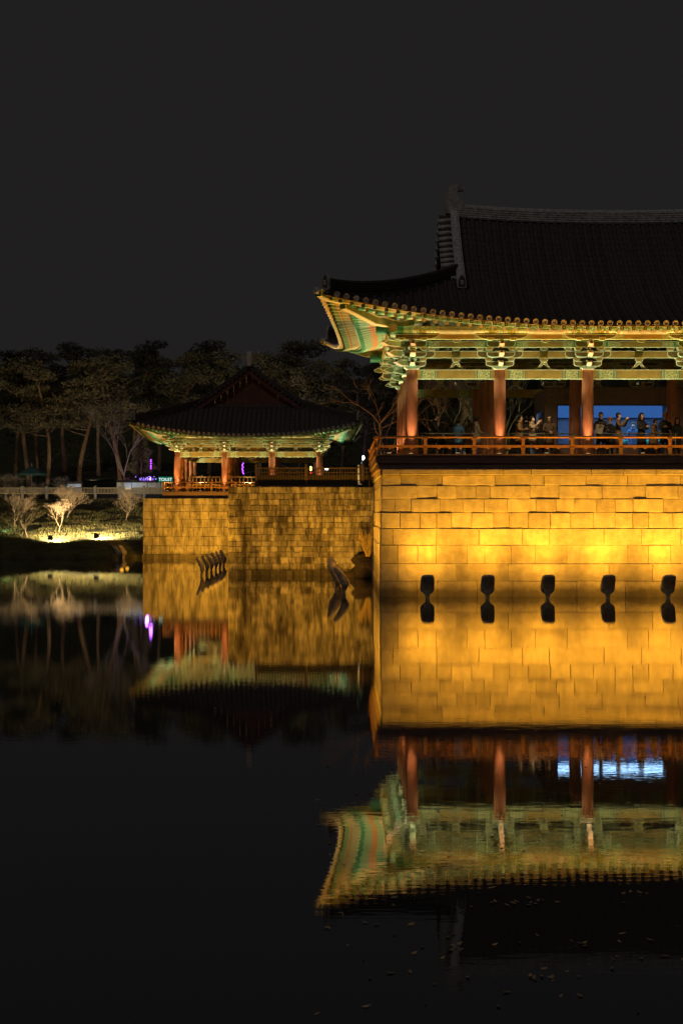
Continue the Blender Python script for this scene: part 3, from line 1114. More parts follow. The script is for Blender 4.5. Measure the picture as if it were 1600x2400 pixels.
    ch_me = chimi_mesh(1.18 * (0.6 + 0.4 * k))
    inst('ridge_ornament', ch_me, roof, (-xr - 0.0, 0, ridge_pt(-xr).z + 0.18))
    inst('ridge_ornament', ch_me, roof, (xr + 0.0, 0, ridge_pt(xr).z + 0.18), (0, 0, math.pi))
    mg = mangwa_mesh(1.0)
    # descending ridges + wing tiles, bargeboard, gable wall
    for sgx in (-1, 1):
        for sgy in (1, -1):
            yb = -(rf.yc - (rf.xc - xg)) - 0.55
            N_ = 12
            path = []
            for i in range(N_ + 1):
                y = -0.12 + (yb + 0.12) * i / N_
                path.append(Vector((sgx * xr, sgy * y, rf.zf(xr, y) + 0.02)))
            m_ = MB()
            sweep(m_, path, ridge_profile(0.34, 0.42, 4), M_RIDGE)
            m_.build('descending_ridge', roof)
            d = (path[-1] - path[-2])
            inst('end_tile', mg, roof, tuple(path[-1] + Vector((0, sgy * -0.06, 0.06))), (0, 0, 0 if sgy > 0 else math.pi))
            # wing tiles
            yv = -(rf.yc - (rf.xc - xg))
            n = int(abs(yv) / 0.29)
            wt = MB()
            wt.tube([(0.0, 0, 0.02), (0.26, 0, 0.0), (0.60, 0, -0.03)], [0.085, 0.09, 0.096], M_RIDGE, 8)
            wm = wt.mesh('verge_tile')
            for q in range(n):
                y = yv + (abs(yv) - 0.1) * (q + 0.4) / n
                inst('verge_tile', wm, roof, (sgx * (xr + 0.1), sgy * y, rf.zf(xr, y) + 0.07), (0, 0, 0 if sgx > 0 else math.pi))
            # bargeboard
            bb = MB()
            N_ = 10
            vs = []
            for i in range(N_ + 1):
                y = yv * (1 - i / N_)
                z = rf.zf(xr, y)
                for (dx, dz) in ((0, -0.06), (0.07, -0.06), (0.07, -0.40), (0, -0.40)):
                    vs.append((sgx * (xg - 0.12 + dx), sgy * y, z + dz))
            fs = []
            for i in range(N_):
                for q in range(4):
                    q2 = (q + 1) % 4
                    fs.append((i * 4 + q, i * 4 + q2, (i + 1) * 4 + q2, (i + 1) * 4 + q))
            fs += [(3, 2, 1, 0), (N_ * 4, N_ * 4 + 1, N_ * 4 + 2, N_ * 4 + 3)]
            bb.add(vs, fs, M_GABLE)
            bb.build('bargeboard', roof)
        # gable boards: vertical planks, each its own piece
        yv = abs(-(rf.yc - (rf.xc - xg)))
        zb = rf.zs(-(rf.xc - smax), 0) - 0.05
        pw = 0.42
        n = int(2 * yv / pw)
        for q in range(n):
            y0 = -yv + 2 * yv * q / n; y1 = -yv + 2 * yv * (q + 1) / n
            zt0 = rf.zf(xr, -abs(y0)) - 0.1; zt1 = rf.zf(xr, -abs(y1)) - 0.1
            if max(zt0, zt1) < zb + 0.05: continue
            zt0 = max(zt0, zb + 0.01); zt1 = max(zt1, zb + 0.01)
            gbm = MB()
            xx = sgx * (xg - 0.52); g_ = 0.008
            xa, xb2 = xx, xx - sgx * 0.05
            vs = [(xa, y0 + g_, zb), (xa, y1 - g_, zb), (xa, y1 - g_, zt1), (xa, y0 + g_, zt0), (xb2, y0 + g_, zb), (xb2, y1 - g_, zb), (xb2, y1 - g_, zt1), (xb2, y0 + g_, zt0)]
            fs = [(3, 2, 1, 0), (0, 1, 5, 4), (1, 2, 6, 5), (2, 3, 7, 6), (3, 0, 4, 7), (4, 5, 6, 7)]
            gbm.add(vs, fs, M_GABLE)
            gbm.build('gable_board', roof)
        gr_ = MB()
        gr_.box((sgx * (xg - 0.44), 0, zb + 0.10), (0.14, 2 * yv - 0.5, 0.26), M_TILE)
        gr_.build('gable_foot_ridge', roof)
    # hip ridges
    for sgx in (-1, 1):
        for sgy in (1, -1):
            path = []
            N_ = 14
            s0, s1 = rf.xc - xr - 0.15, 0.35
            for i in range(N_ + 1):
                s = s0 + (s1 - s0) * i / N_
                x, y = -(rf.xc - s), -(rf.yc - s)
                z = max(rf.zf(x, y), rf.zs(x, y)) + 0.03 + 0.10 * (i / N_) ** 4 + 0.16 * math.sin(math.pi * i / N_)
                path.append(Vector((-sgx * x if sgx > 0 else x, sgy * y, z)))
            m_ = MB()
            sweep(m_, path, [(w_, h_ - (0.36 if h_ < 0.001 else 0.0)) for w_, h_ in ridge_profile(0.32, 0.40, 4)], M_TILE)
            m_.build('hip_ridge', roof)
            ang = {(-1, 1): -math.pi / 4, (1, 1): math.pi / 4, (-1, -1): -3 * math.pi / 4, (1, -1): 3 * math.pi / 4}[(sgx, sgy)]
            inst('end_tile', mg, roof, tuple(path[-1] + Vector((sgx * 0.04, -sgy * 0.04, 0.02))), (0, 0, ang), (0.95, 1, 1.15))
            # corner cover tile
            ct = MB()
            ct.tube([(0, 0.4, 0.0), (0, -0.12, -0.05), (0, -0.30, -0.02)], [0.12, 0.12, 0.115], M_RIDGE, 10)
            s = 0.14
            x, y = -(rf.xc - s), -(rf.yc - s)
            ct.build('corner_tile', roof, ((-x if sgx > 0 else x), sgy * y, rf.zf(x, y) + 0.04), (0, 0, ang))
    # ---- rafters
    rfm = rafter_mesh(0.074 * (0.7 + 0.3 * k))
    fym = flying_mesh(0.115 * (0.7 + 0.3 * k))
    in_r, in_f = ov * 0.32, 0.12
    for (key, rot, nb, cols, dep, half) in facs:
        if key not in sides:
            continue
        c, s_ = math.cos(rot), math.sin(rot)
        full = half + ov + fl
        def W(u, o, z):
            x, y = u, -(dep + o)
            return (x * c - y * s_, x * s_ + y * c, z)
        def eave_o(u): return ov + fl * rf.g(full - abs(u))
        def lf(u): return lift * rf.g(full - abs(u))
        slope = 0.35
        us = []
        ulim = half - 0.35
        n = int(2 * ulim / raf_sp)
        for i in range(n + 1):
            us.append((-ulim + 2 * ulim * i / n, False))
        fan = full - in_r - 0.25 - ulim
        nf = int(fan / (raf_sp * 0.80))
        for i in range(1, nf + 1):
            u = ulim + fan * i / nf
            us.append((u, True)); us.append((-u, True))
        for u, isfan in us:
            sg = 1 if u > 0 else -1
            oe = eave_o(u) - in_r
            ze_ = H + zp + rp + 0.06 - slope * (oe - o2) * (1 - 0.72 * rf.g(full - abs(u))) + lf(u) * 0.86
            # shift the tip onto the hip when it would cross it
            if isfan:
                a = (sg * (half - 0.9), -0.9)
                za = H + zp + rp + 0.06 + slope * 1.2
                tip_u = u
            else:
                a = (u, -0.5)
                za = H + zp + rp + 0.06 + slope * (0.5 + o2)
                tip_u = u
            oo = oe
            if abs(tip_u) > half + oo - 0.12:
                tip_u = sg * (half + oo - 0.12)
            A = W(a[0], a[1], za); B = W(tip_u, oo, ze_)
            stick('rafter', rfm, root, A, B)
            # flying rafter above
            of = eave_o(u) - in_f
            fu = u
            if isfan:
                du = (tip_u - a[0]) / (oo - a[1]) * (of - oo)
                fu = tip_u + du
                if abs(fu) > half + of - 0.06: fu = sg * (half + of - 0.06)
            zf1 = rf.z(full - abs(fu), in_f) - 0.175
            B2 = Vector(W(fu, of, zf1))
            dirv = (Vector(B) - Vector(A)).normalized()
            A2 = Vector(B) - dirv * 0.55 + Vector((0, 0, 0.17))
            stick('flying_rafter', fym, root, A2, B2)
        # eave boards along rafter tips
        for (inn, dz, hh, mm, nm) in ((in_r - 0.03, 0.10, 0.10, M_MINT, 'eave_board'), (in_f - 0.03, 0.075, 0.085, M_OCHRE, 'tile_batten')):
            path = []
            N_ = 40
            for i in range(N_ + 1):
                u = -(full - inn) + 2 * (full - inn) * i / N_
                o = eave_o(u) - inn
                if nm == 'eave_board':
                    z = H + zp + rp + 0.06 - slope * (o - o2) * (1 - 0.72 * rf.g(full - abs(u))) + lf(u) * 0.86 + 0.075
                else:
                    z = rf.z(full - abs(u), inn) - 0.115
                path.append(Vector(W(u, o, z)))
            m_ = MB()
            sweep(m_, path, [(0.03, 0), (0.03, hh), (-0.03, hh), (-0.03, 0)], mm)
            m_.build(nm, root)
    # ---- hip rafters
    for (qx, qy, ang) in ((-1, -1, -math.pi / 4), (1, -1, math.pi / 4), (-1, 1, -3 * math.pi / 4), (1, 1, 3 * math.pi / 4)):
        D = math.sqrt(2)
        dl = (ov + fl)
        tipz = rf.z(0, 0) - 0.30
        zq = H + zp + rp + 0.02
        lo = [(-0.9, zq + 0.30), (0.8 * k, zq - 0.12), (dl * 0.42 * D, zq - 0.10 + (tipz - zq) * 0.10), (dl * 0.60 * D, zq + (tipz - zq) * 0.34), (dl * 0.74 * D, zq + (tipz - zq) * 0.62)]
        def hipbeam(pts, th, name, endm):
            poly = pts + [(x, z + th * (1 if i else 0.8)) for i, (x, z) in reversed(list(enumerate(pts)))]
            mb = MB()
            mb.prism(poly, -0.13 * (0.6 + 0.4 * k), 0.13 * (0.6 + 0.4 * k), M_OLIVE, M_TRIM, 0.03, M_TRIM, under_m=M_PALE)
            xe_, za, zb2 = pts[-1][0], pts[-1][1], pts[-1][1] + th
            mb.box((xe_ + 0.012, 0, (za + zb2) / 2), (0.02, 0.27 * (0.6 + 0.4 * k), th + 0.02), endm)
            me = mb.mesh(name)
            me.transform(Matrix.Rotation(-math.pi / 2, 4, 'Z'))
            inst(name, me, root, (qx * Lx, qy * Ly, 0), (0, 0, ang))
        hipbeam(lo, 0.30 * (0.6 + 0.4 * k), 'hip_rafter', M_TEAL)
        up = [(dl * 0.45 * D, zq + 0.26 + (tipz - zq) * 0.18), (dl * 0.72 * D, zq + 0.12 + (tipz - zq) * 0.66), (dl * 0.90 * D, tipz - 0.02), (dl * 0.985 * D, tipz + 0.10)]
        hipbeam(up, 0.24 * (0.6 + 0.4 * k), 'upper_hip_rafter', M_TEAL)
    # ---- low porch railing
    for (key, rot, nb, cols, dep, half) in facs:
        if key not in sides:
            continue
        c, s_ = math.cos(rot), math.sin(rot)
        rl = empty('railing', (0, 0, 0), rot); rl.parent = root
        Lr = half + rail_o
        y = -(dep + rail_o)
        for (z, rr_, nm) in ((0.70, 0.042, 'top_rail'), (0.36, 0.0, 'middle_rail'), (0.04, 0.0, 'bottom_rail')):
            m_ = MB()
            if rr_:
                m_.tube([(-Lr - 0.12, y, z), (Lr + 0.12, y, z)], rr_, M_RAIL, 10)
            else:
                m_.box((0, y + 0.002, z), (2 * Lr + 0.14, 0.085, 0.085 if z > 0.1 else 0.07), M_RAIL if z > 0.1 else M_DKWOOD)
            m_.build(nm, rl)
        n = max(2, int(round(2 * Lr / 1.72)))
        ps = MB()
        ps.prism([(-0.055, 0.40), (0.055, 0.40), (0.055, 0.58), (0.085, 0.63), (0.085, 0.66), (-0.085, 0.66), (-0.085, 0.63), (-0.055, 0.58)], -0.045, 0.045, M_RAIL, M_RAIL)
        pm = ps.mesh('rail_post')
        p2 = MB()
        p2.box((0, 0, 0.19), (0.13, 0.09, 0.26), M_DKWOOD)
        p2.prism([(-0.07, 0.26), (0.07, 0.26), (0.09, 0.318), (-0.09, 0.318)], -0.05, 0.05, M_RAIL, M_RAIL)
        pm2 = p2.mesh('lower_post')
        for i in range(n + 1):
            u = -Lr + 2 * Lr * i / n
            inst('rail_post', pm, rl, (u, y, 0))
            inst('lower_post', pm2, rl, (u, y, 0))
        kb = MB()
        kb.box((0, 0, 0), (0.10, 0.06, 0.05), M_RAIL)
        km = kb.mesh('rail_cleat')
        for i in range(n):
            for q in (0.28, 0.5, 0.72):
                u = -Lr + 2 * Lr * (i + q) / n
                inst('rail_cleat', km, rl, (u, y, 0.29))
    return root, rf

# main pavilion: five bays by three, seen on its long side (the middle bay is wider)
MXS = [-8.495, -5.205, -1.915, 1.915, 5.205, 8.495]
MB_X, MB_Y = 2.64 + 8.495, 61.5 + 1.5 * 3.3
MCX = [MB_X + q for q in MXS]
FLOOR = 5.15
main, rf_main = pavilion('pavilion', (MB_X, MB_Y, FLOOR), 0.0, 5, 3, 3.29, 3.3, 3.29, 1.0, 2.65, 0.85, 1.08, 10.5, 7.19,
    'large painted pavilion with dark tiled roof on the amber lit platform at right', xs=MXS, rail_o=1.36, deck_ext=1.33, skip=((2, 2), (3, 2)))
FFLOOR = 4.40
farp, rf_far = pavilion('pavilion', (-6.3, 111.0 + 2.0 * 3.15, FFLOOR), math.pi / 2, 4, 3, 3.15, 3.2, 2.78, 0.72, 2.35, 0.62, 0.85, 7.7, 2 * 3.15 + 2.97 - 3.7,
    'smaller pavilion behind, its dark red gable end facing the pond', rail_o=0.85, raf_sp=0.36, tile_sp=0.33, col_r=0.21, floor_h=0.42, deck_ext=0.85,
    row_sides=('f', 'l', 'b'), sides=('f', 'l', 'b', 'r'), M_RIDGE=M_TILE, prof=(0.50, 0.019))
# ------------------------------------------------------------------ pond floodlights along the walls
def flood_meshes():
    secs = [(-0.6, 0.0, 0.075, 0.065), (0.08, 0.0, 0.07, 0.065), (0.17, 0.01, 0.09, 0.075), (0.26, 0.03, 0.19, 0.085), (0.36, 0.045, 0.25, 0.125),
            (0.52, 0.03, 0.26, 0.145), (0.74, -0.08, 0.25, 0.125), (0.92, -0.18, 0.235, 0.11), (1.01, -0.225, 0.20, 0.09), (1.05, -0.245, 0.12, 0.05)]
    mb = MB()
    n = 14
    vs = []
    for z, p, hw, ht in secs:
        for k in range(n):
            a = 2 * math.pi * k / n
            cx, sx_ = math.cos(a), math.sin(a)
            e = 0.55
            x = hw * math.copysign(abs(cx) ** e, cx)
            y = ht * math.copysign(abs(sx_) ** e, sx_)
            jn = 0.012 * mnoise.noise(Vector((x * 9, y * 9, z * 7)))
            vs.append((x * (1 + jn * 3), p + y + jn, z))
    fs = []
    for i in range(len(secs) - 1):
        for k in range(n):
            k2 = (k + 1) % n
            fs.append((i * n + k, i * n + k2, (i + 1) * n + k2, (i + 1) * n + k))
    fs.append(tuple((len(secs) - 1) * n + k for k in range(n)))
    M_FLOOD = mat('bronze_lamp_hood', (0.50, 0.43, 0.33), 0.6, 0.35, 6, bump=0.5, bscale=12)
    mb.add(vs, fs, M_FLOOD, True)
    body = mb.mesh('hood')
    ln = MB()
    ln.add([(-0.17, 0.135, 0.50), (0.17, 0.135, 0.50), (0.15, -0.065, 0.90), (-0.15, -0.065, 0.90)], [(0, 1, 2, 3)], emat('amber_lens', (1.0, 0.5, 0.08), 3))
    ln.add([(-0.18, 0.128, 0.49), (0.18, 0.128, 0.49), (0.16, -0.075, 0.91), (-0.16, -0.075, 0.91)], [(3, 2, 1, 0)], M_METAL)
    return body, ln.mesh('lens')
FB, FLN = flood_meshes()
def floodlight(x, y, rz, label, group, power, target, zs=1.0, angle=160, blend=1.0, wash=0.0, thick=1.45, parts=None):
    o = empty('wall_floodlight', (x, y, 0), rz, label, 'floodlight', group)
    inst('hood', FB, o, scale=(1.0, thick, zs)); inst('lens', FLN, o, scale=(1, thick, zs))
    d = Vector((-math.sin(rz), math.cos(rz), 0))
    src = Vector((x, y, 0.80 * zs)) + d * 0.24
    if wash > 0:     # three reflectors: low fill, upward wash and steep throw up the wall
        for el, half, p_ in ((10, 88, 62), (82, 88, 240), (88, 60, 800)):
            t_ = src + d * math.cos(R(el)) + Vector((0, 0, math.sin(R(el))))
            spot('lamp', src, t_, p_ * wash, AMBER, half * 2, 1.0, 0.12, o)
    if power > 0:
        spot('lamp', src, target, power, AMBER, angle, blend, 0.12, o)
    return o
for i in range(8):
    x = 3.07 + 2.15 * i
    floodlight(x, 58.66, 0.0, ORD[i] + ' dark hooded floodlight from the left before the big platform wall', 'floodlights in the water before the big platform',
               0, (x, 60.0, 4.7), 0.83, wash=[1.2, 1.2, 1.3, 1.35, 1.35, 1.3, 1.2, 1.1][i])
for i in range(5):
    y = 61.8 + 2.9 * i
    # the two rearmost lamps of this row are swung round towards the masonry wall
    if i == 4:
        tgt = (-2.4, 80.0, 3.7)
        pw = 2500
    else:
        tgt = (1.4, y, 4.2); pw = 0
    floodlight(0.08 - (0.26 if i else 0), y, -math.pi / 2, ['nearest', 'second', 'third', 'fourth', 'farthest'][i] + ' hooded floodlight in the row beside the big platform side wall',
               'floodlights beside the big platform', pw, tgt, 0.98, 112, thick=1.25, wash=0.0 if i == 4 else 1.0)
for i in range(6):
    y = 79.2 + 3.0 * i
    if i == 5: tgt, pw = (-8.9, 109.0, 1.1), 17000
    else: tgt, pw = (-5.52, y, 2.4), 0
    floodlight(-6.75, y, -math.pi / 2, ['nearest', 'second', 'third', 'fourth', 'fifth', 'farthest'][i] + ' hooded floodlight in the row left of the masonry wall',
               'floodlights left of the masonry wall', pw, tgt, 0.86, 46 if i == 5 else 120, thick=0.85, wash=0.0 if i == 5 else 0.8)
for i in range(4):
    y = 106.6 + 3.0 * i
    floodlight(-14.55, y if i else 106.9, -math.pi / 2, ['nearest', 'second', 'third', 'farthest'][i] + ' hooded floodlight beside the far platform left corner', 'floodlights beside the far platform', 0, (-13.2, y, 2.0), 0.86, 120, thick=1.15, wash=0.45)

# ------------------------------------------------------------------ uplights
ul = MB()
ul.tube([(0, 0, 0), (0, 0, 0.10), (0, 0, 0.13)], [0.09, 0.09, 0.10], M_METAL, 12)
UL = ul.mesh('housing')
ull = MB(); ull.tube([(0, 0, 0.131), (0, 0, 0.135)], 0.075, emat('warm_lens', (1.0, 0.65, 0.3), 3.0), 12)
ULL = ull.mesh('lens')
def uplight(loc, tgt, power, col, angle, label, group, blend=0.8, name='uplight', rad=0.05):
    o = empty(name, loc, 0, label, 'uplight', group)
    inst('housing', UL, o); inst('lens', ULL, o)
    spot('lamp', (loc[0], loc[1], loc[2] + 0.17), tgt, power, col, angle, blend, rad, o)
    return o
for i, x in enumerate(MCX):
    uplight((x - 0.06, 61.5 - 0.52, FLOOR), (x, 61.5 - 0.24, FLOOR + 2.6), 290, COLGLOW, 50, 'small uplight at the foot of the %s front column of the big pavilion' % ORD[i], 'column uplights of the big pavilion')
for j in range(1, 4):
    y = 61.5 + 3.3 * j
    uplight((MCX[0] - 0.50, y - 0.15, FLOOR), (MCX[0] - 0.22, y, FLOOR + 2.6), 110, COLGLOW, 60, 'small uplight at the foot of the %s left side column of the big pavilion' % ORD[j], 'column uplights of the big pavilion')
for i in range(5):
    x = (MCX[i] + MCX[i + 1]) / 2
    uplight((x, 60.62, FLOOR), (x, 60.62, FLOOR + 4.5), 950, EAVEGLOW, 84, 'eave uplight behind the porch rail in the %s front bay of the big pavilion' % ORD[i], 'eave uplights of the big pavilion', 0.7)
for j in range(3):
    y = 61.5 + 3.3 * (j + 0.5)
    uplight((MCX[0] - 0.92, y, FLOOR), (MCX[0] - 1.0, y, FLOOR + 4.5), 420, GREENGLOW, 90, 'green white eave uplight on the left side porch, %s from the pond' % ORD[j], 'eave uplights of the big pavilion', 0.7)
uplight((MCX[0] - 0.88, 60.62, FLOOR), (MCX[0] - 1.6, 60.2, FLOOR + 4.6), 300, (0.95, 1.0, 0.68), 84, 'corner eave uplight at the left front corner of the big porch', 'eave uplights of the big pavilion', 0.7)
FCX = [-6.3 - 4.8 + 3.2 * i for i in range(4)]
FCY = 111.0
for i, x in enumerate(FCX):
    uplight((x, FCY - 0.5, FFLOOR), (x, FCY - 0.22, FFLOOR + 2.2), 210, COLGLOW, 60, 'small uplight at the foot of the %s front column of the gabled pavilion' % ORD[i], 'column uplights of the gabled pavilion')
for i in range(3):
    x = (FCX[i] + FCX[i + 1]) / 2
    uplight((x, FCY - 0.62, FFLOOR), (x, FCY - 0.62, FFLOOR + 4), 800, (1.0, 0.82, 0.40), 100, 'eave uplight in the %s front bay of the gabled pavilion' % ORD[i], 'eave uplights of the gabled pavilion', 0.7)
uplight((FCX[0] - 0.6, FCY - 0.62, FFLOOR), (FCX[0] - 1.6, FCY - 0.9, FFLOOR + 4), 520, (1.0, 0.68, 0.28), 110, 'orange eave uplight at the left corner of the gabled pavilion', 'eave uplights of the gabled pavilion', 0.7)
uplight((FCX[3] + 0.62, FCY + 0.9, FFLOOR), (FCX[3] + 1.2, FCY + 0.5, FFLOOR + 4), 700, GREENGLOW, 110, 'green white eave uplight on the right side of the gabled pavilion', 'eave uplights of the gabled pavilion', 0.7)
# cylinder projector aimed at the left flank
gp = empty('projector', (1.50, 76.0, 5.62), 0, 'dark cylinder projector with a teal lens beside the big porch', 'projector')
g_ = MB(); g_.tube([(-0.42, 0, 0), (0.0, 0, 0)], 0.085, M_METAL, 12); g_.build('barrel', gp)
g_ = MB(); g_.tube([(0.001, 0, 0), (0.03, 0, 0)], 0.075, emat('teal_lens', (0.05, 0.75, 0.5), 1.2), 12); g_.build('lens', gp)
g_ = MB(); g_.tube([(-0.2, 0, -0.05), (-0.2, 0, -1.35)], 0.03, M_METAL, 8); g_.build('stand', gp)

# small downlights under the front lintels
dl_ = MB(); dl_.tube([(0, 0, 0), (0, 0, -0.06), (0, 0.05, -0.16)], [0.02, 0.045, 0.055], M_METAL, 10)
DLM = dl_.mesh('housing')
dl2 = MB(); dl2.tube([(0, 0.052, -0.162), (0, 0.054, -0.168)], 0.045, emat('downlight_lens', (1.0, 0.75, 0.45), 2.0), 10)
DLL = dl2.mesh('lens')
for i in range(4):
    x = (MCX[i] + MCX[i + 1]) / 2
    loc = (x, 61.68, FLOOR + 3.29 - 0.365)
    o = empty('downlight', loc, 0, 'small downlight under the lintel of the %s bay of the big pavilion' % ORD[i], 'downlight', 'downlights under the front lintels')
    inst('housing', DLM, o); inst('lens', DLL, o)
    spot('lamp', (x, 61.76, loc[2] - 0.2), (x, 63.9, FLOOR + 0.9), [45, 130, 130, 90][i], (1.0, 0.72, 0.42), 78, 0.9, 0.06, o)

# ------------------------------------------------------------------ steel crowd barriers between front columns
M_STEEL = mat('grey_steel', (0.42, 0.38, 0.34), 0.4, 0.15, 8, metal=0.3)
for i in range(4):
    xa, xb = MCX[i] + 0.33, MCX[i + 1] - 0.33
    y = 62.1
    b = empty('barrier_rail', ((xa + xb) / 2, y, FLOOR), 0, 'thin grey steel barrier in the %s bay of the big pavilion behind the porch rail' % ORD[i], 'barrier', 'steel barriers of the big pavilion')
    hw = (xb - xa) / 2
    m_ = MB(); m_.tube([(-hw, 0, 0.92), (hw, 0, 0.92)], 0.024, M_STEEL, 8); m_.build('top_rail', b)
    m_ = MB(); m_.tube([(-hw, 0, 0.45), (hw, 0, 0.45)], 0.015, M_STEEL, 8); m_.build('lower_rail', b)
    for u in (-hw + 0.08, hw - 0.08):
        m_ = MB(); m_.tube([(u, 0, 0), (u, 0, 0.90)], 0.022, M_STEEL, 8); m_.build('post', b)

# ------------------------------------------------------------------ blue lit display room inside the big pavilion
M_BROWN = mat('brown_display_wall', (0.20, 0.125, 0.105), 0.7, 0.12, 3, coords='World')
M_LOTUS = mat('lotus_line_paint', (0.30, 0.21, 0.17), 0.7, 0.1, 3)
dx0, dx1, dy0, dy1, dz0, dz1 = 8.28, 14.6, 66.0, 69.6, FLOOR, 8.05
wx0, wx1, wz0, wz1 = 8.70, 13.38, 5.78, 7.40
dr_ = empty('display_room', (dx0, dy0, FLOOR), 0, 'brown walled display room with a blue lit glass window inside the big pavilion', 'display room')
def dbox(nm, a, b, m):
    q = MB(); q.box(((a[0] + b[0]) / 2 - dx0, (a[1] + b[1]) / 2 - dy0, (a[2] + b[2]) / 2 - FLOOR), (b[0] - a[0], b[1] - a[1], b[2] - a[2]), m)
    return q.build(nm, dr_)
dbox('upper_wall', (dx0, dy0, wz1), (dx1, dy0 + 0.1, dz1), M_BROWN)
dbox('lower_wall', (dx0, dy0, dz0), (dx1, dy0 + 0.1, wz0), M_BROWN)
dbox('left_pier', (dx0, dy0, wz0), (wx0, dy0 + 0.1, wz1), M_BROWN)
dbox('right_pier', (wx1, dy0, wz0), (dx1, dy0 + 0.1, wz1), M_BROWN)
M_BLUEW = mat('blue_backdrop', (0.05, 0.068, 0.11), 0.8, 0.25, 1.2, stretch=(1, 1, 3), coords='World')
dbox('back_wall', (dx0, dy1, dz0), (dx1, dy1 + 0.1, dz1), M_BLUEW)
dbox('ceiling', (dx0, dy0, dz1), (dx1, dy1 + 0.1, dz1 + 0.08), M_BROWN)
dbox('right_wall', (dx1, dy0, dz0), (dx1 + 0.1, dy1, dz1), M_BLUEW)
dbox('left_wall', (dx0 - 0.1, dy0 + 0.003, dz0), (dx0, dy0 + 0.9, dz1), M_BROWN)
dbox('left_wall', (dx0 - 0.1, dy0 + 3.0, dz0), (dx0, dy1, dz1), M_BROWN)
dbox('left_wall', (dx0 - 0.1, dy0 + 0.9, dz0), (dx0, dy0 + 3.0, wz0), M_BROWN)
dbox('left_wall', (dx0 - 0.1, dy0 + 0.9, wz1 - 0.15), (dx0, dy0 + 3.0, dz1), M_BROWN)
dbox('light_panel', (wx0 - 0.2, dy0 + 0.35, 7.62), (wx1 + 0.2, dy1 - 0.4, 7.66), emat('blue_light_panel', (0.42, 0.68, 1.0), 4.5))
dbox('glow_strip', (wx0 - 0.2, dy1 - 0.14, 7.10), (wx1 + 0.2, dy1 - 0.10, 7.60), emat('blue_glow_strip', (0.06, 0.19, 0.55), 0.6))  # emissive strip stands in for the bright band of light at the top
dbox('model_table', (wx0, dy0 + 1.2, dz0), (wx1, dy1 - 0.5, 5.9), M_BLUEW)
for (a, b) in (((wx0 - 0.03, dy0 - 0.025, wz0 - 0.03), (wx1 + 0.03, dy0 - 0.002, wz0)), ((wx0 - 0.03, dy0 - 0.025, wz1), (wx1 + 0.03, dy0 - 0.002, wz1 + 0.03)),
               ((wx0 - 0.03, dy0 - 0.025, wz0), (wx0, dy0 - 0.002, wz1)), ((wx1, dy0 - 0.025, wz0), (wx1 + 0.03, dy0 - 0.002, wz1))):
    dbox('window_frame', a, b, M_METAL)
gm = bpy.data.materials.new('window_glass'); gm.use_nodes = True
gn = gm.node_tree.nodes; gl = gm.node_tree.links
gn.clear()
go_ = gn.new('ShaderNodeOutputMaterial'); gmx = gn.new('ShaderNodeMixShader'); gt = gn.new('ShaderNodeBsdfTransparent'); gg = gn.new('ShaderNodeBsdfGlossy')
gg.inputs['Roughness'].default_value = 0.02
gt.inputs[0].default_value = (0.9, 0.95, 1, 1)
gf = gn.new('ShaderNodeFresnel'); gf.inputs[0].default_value = 1.45
gl.new(gf.outputs[0], gmx.inputs[0]); gl.new(gt.outputs[0], gmx.inputs[1]); gl.new(gg.outputs[0], gmx.inputs[2]); gl.new(gmx.outputs[0], go_.inputs[0])
for q in range(3):
    a = wx0 + (wx1 - wx0) * q / 3; b = wx0 + (wx1 - wx0) * (q + 1) / 3
    dbox('window_pane', (a + 0.006, dy0 + 0.045, wz0), (b - 0.006, dy0 + 0.055, wz1), gm)
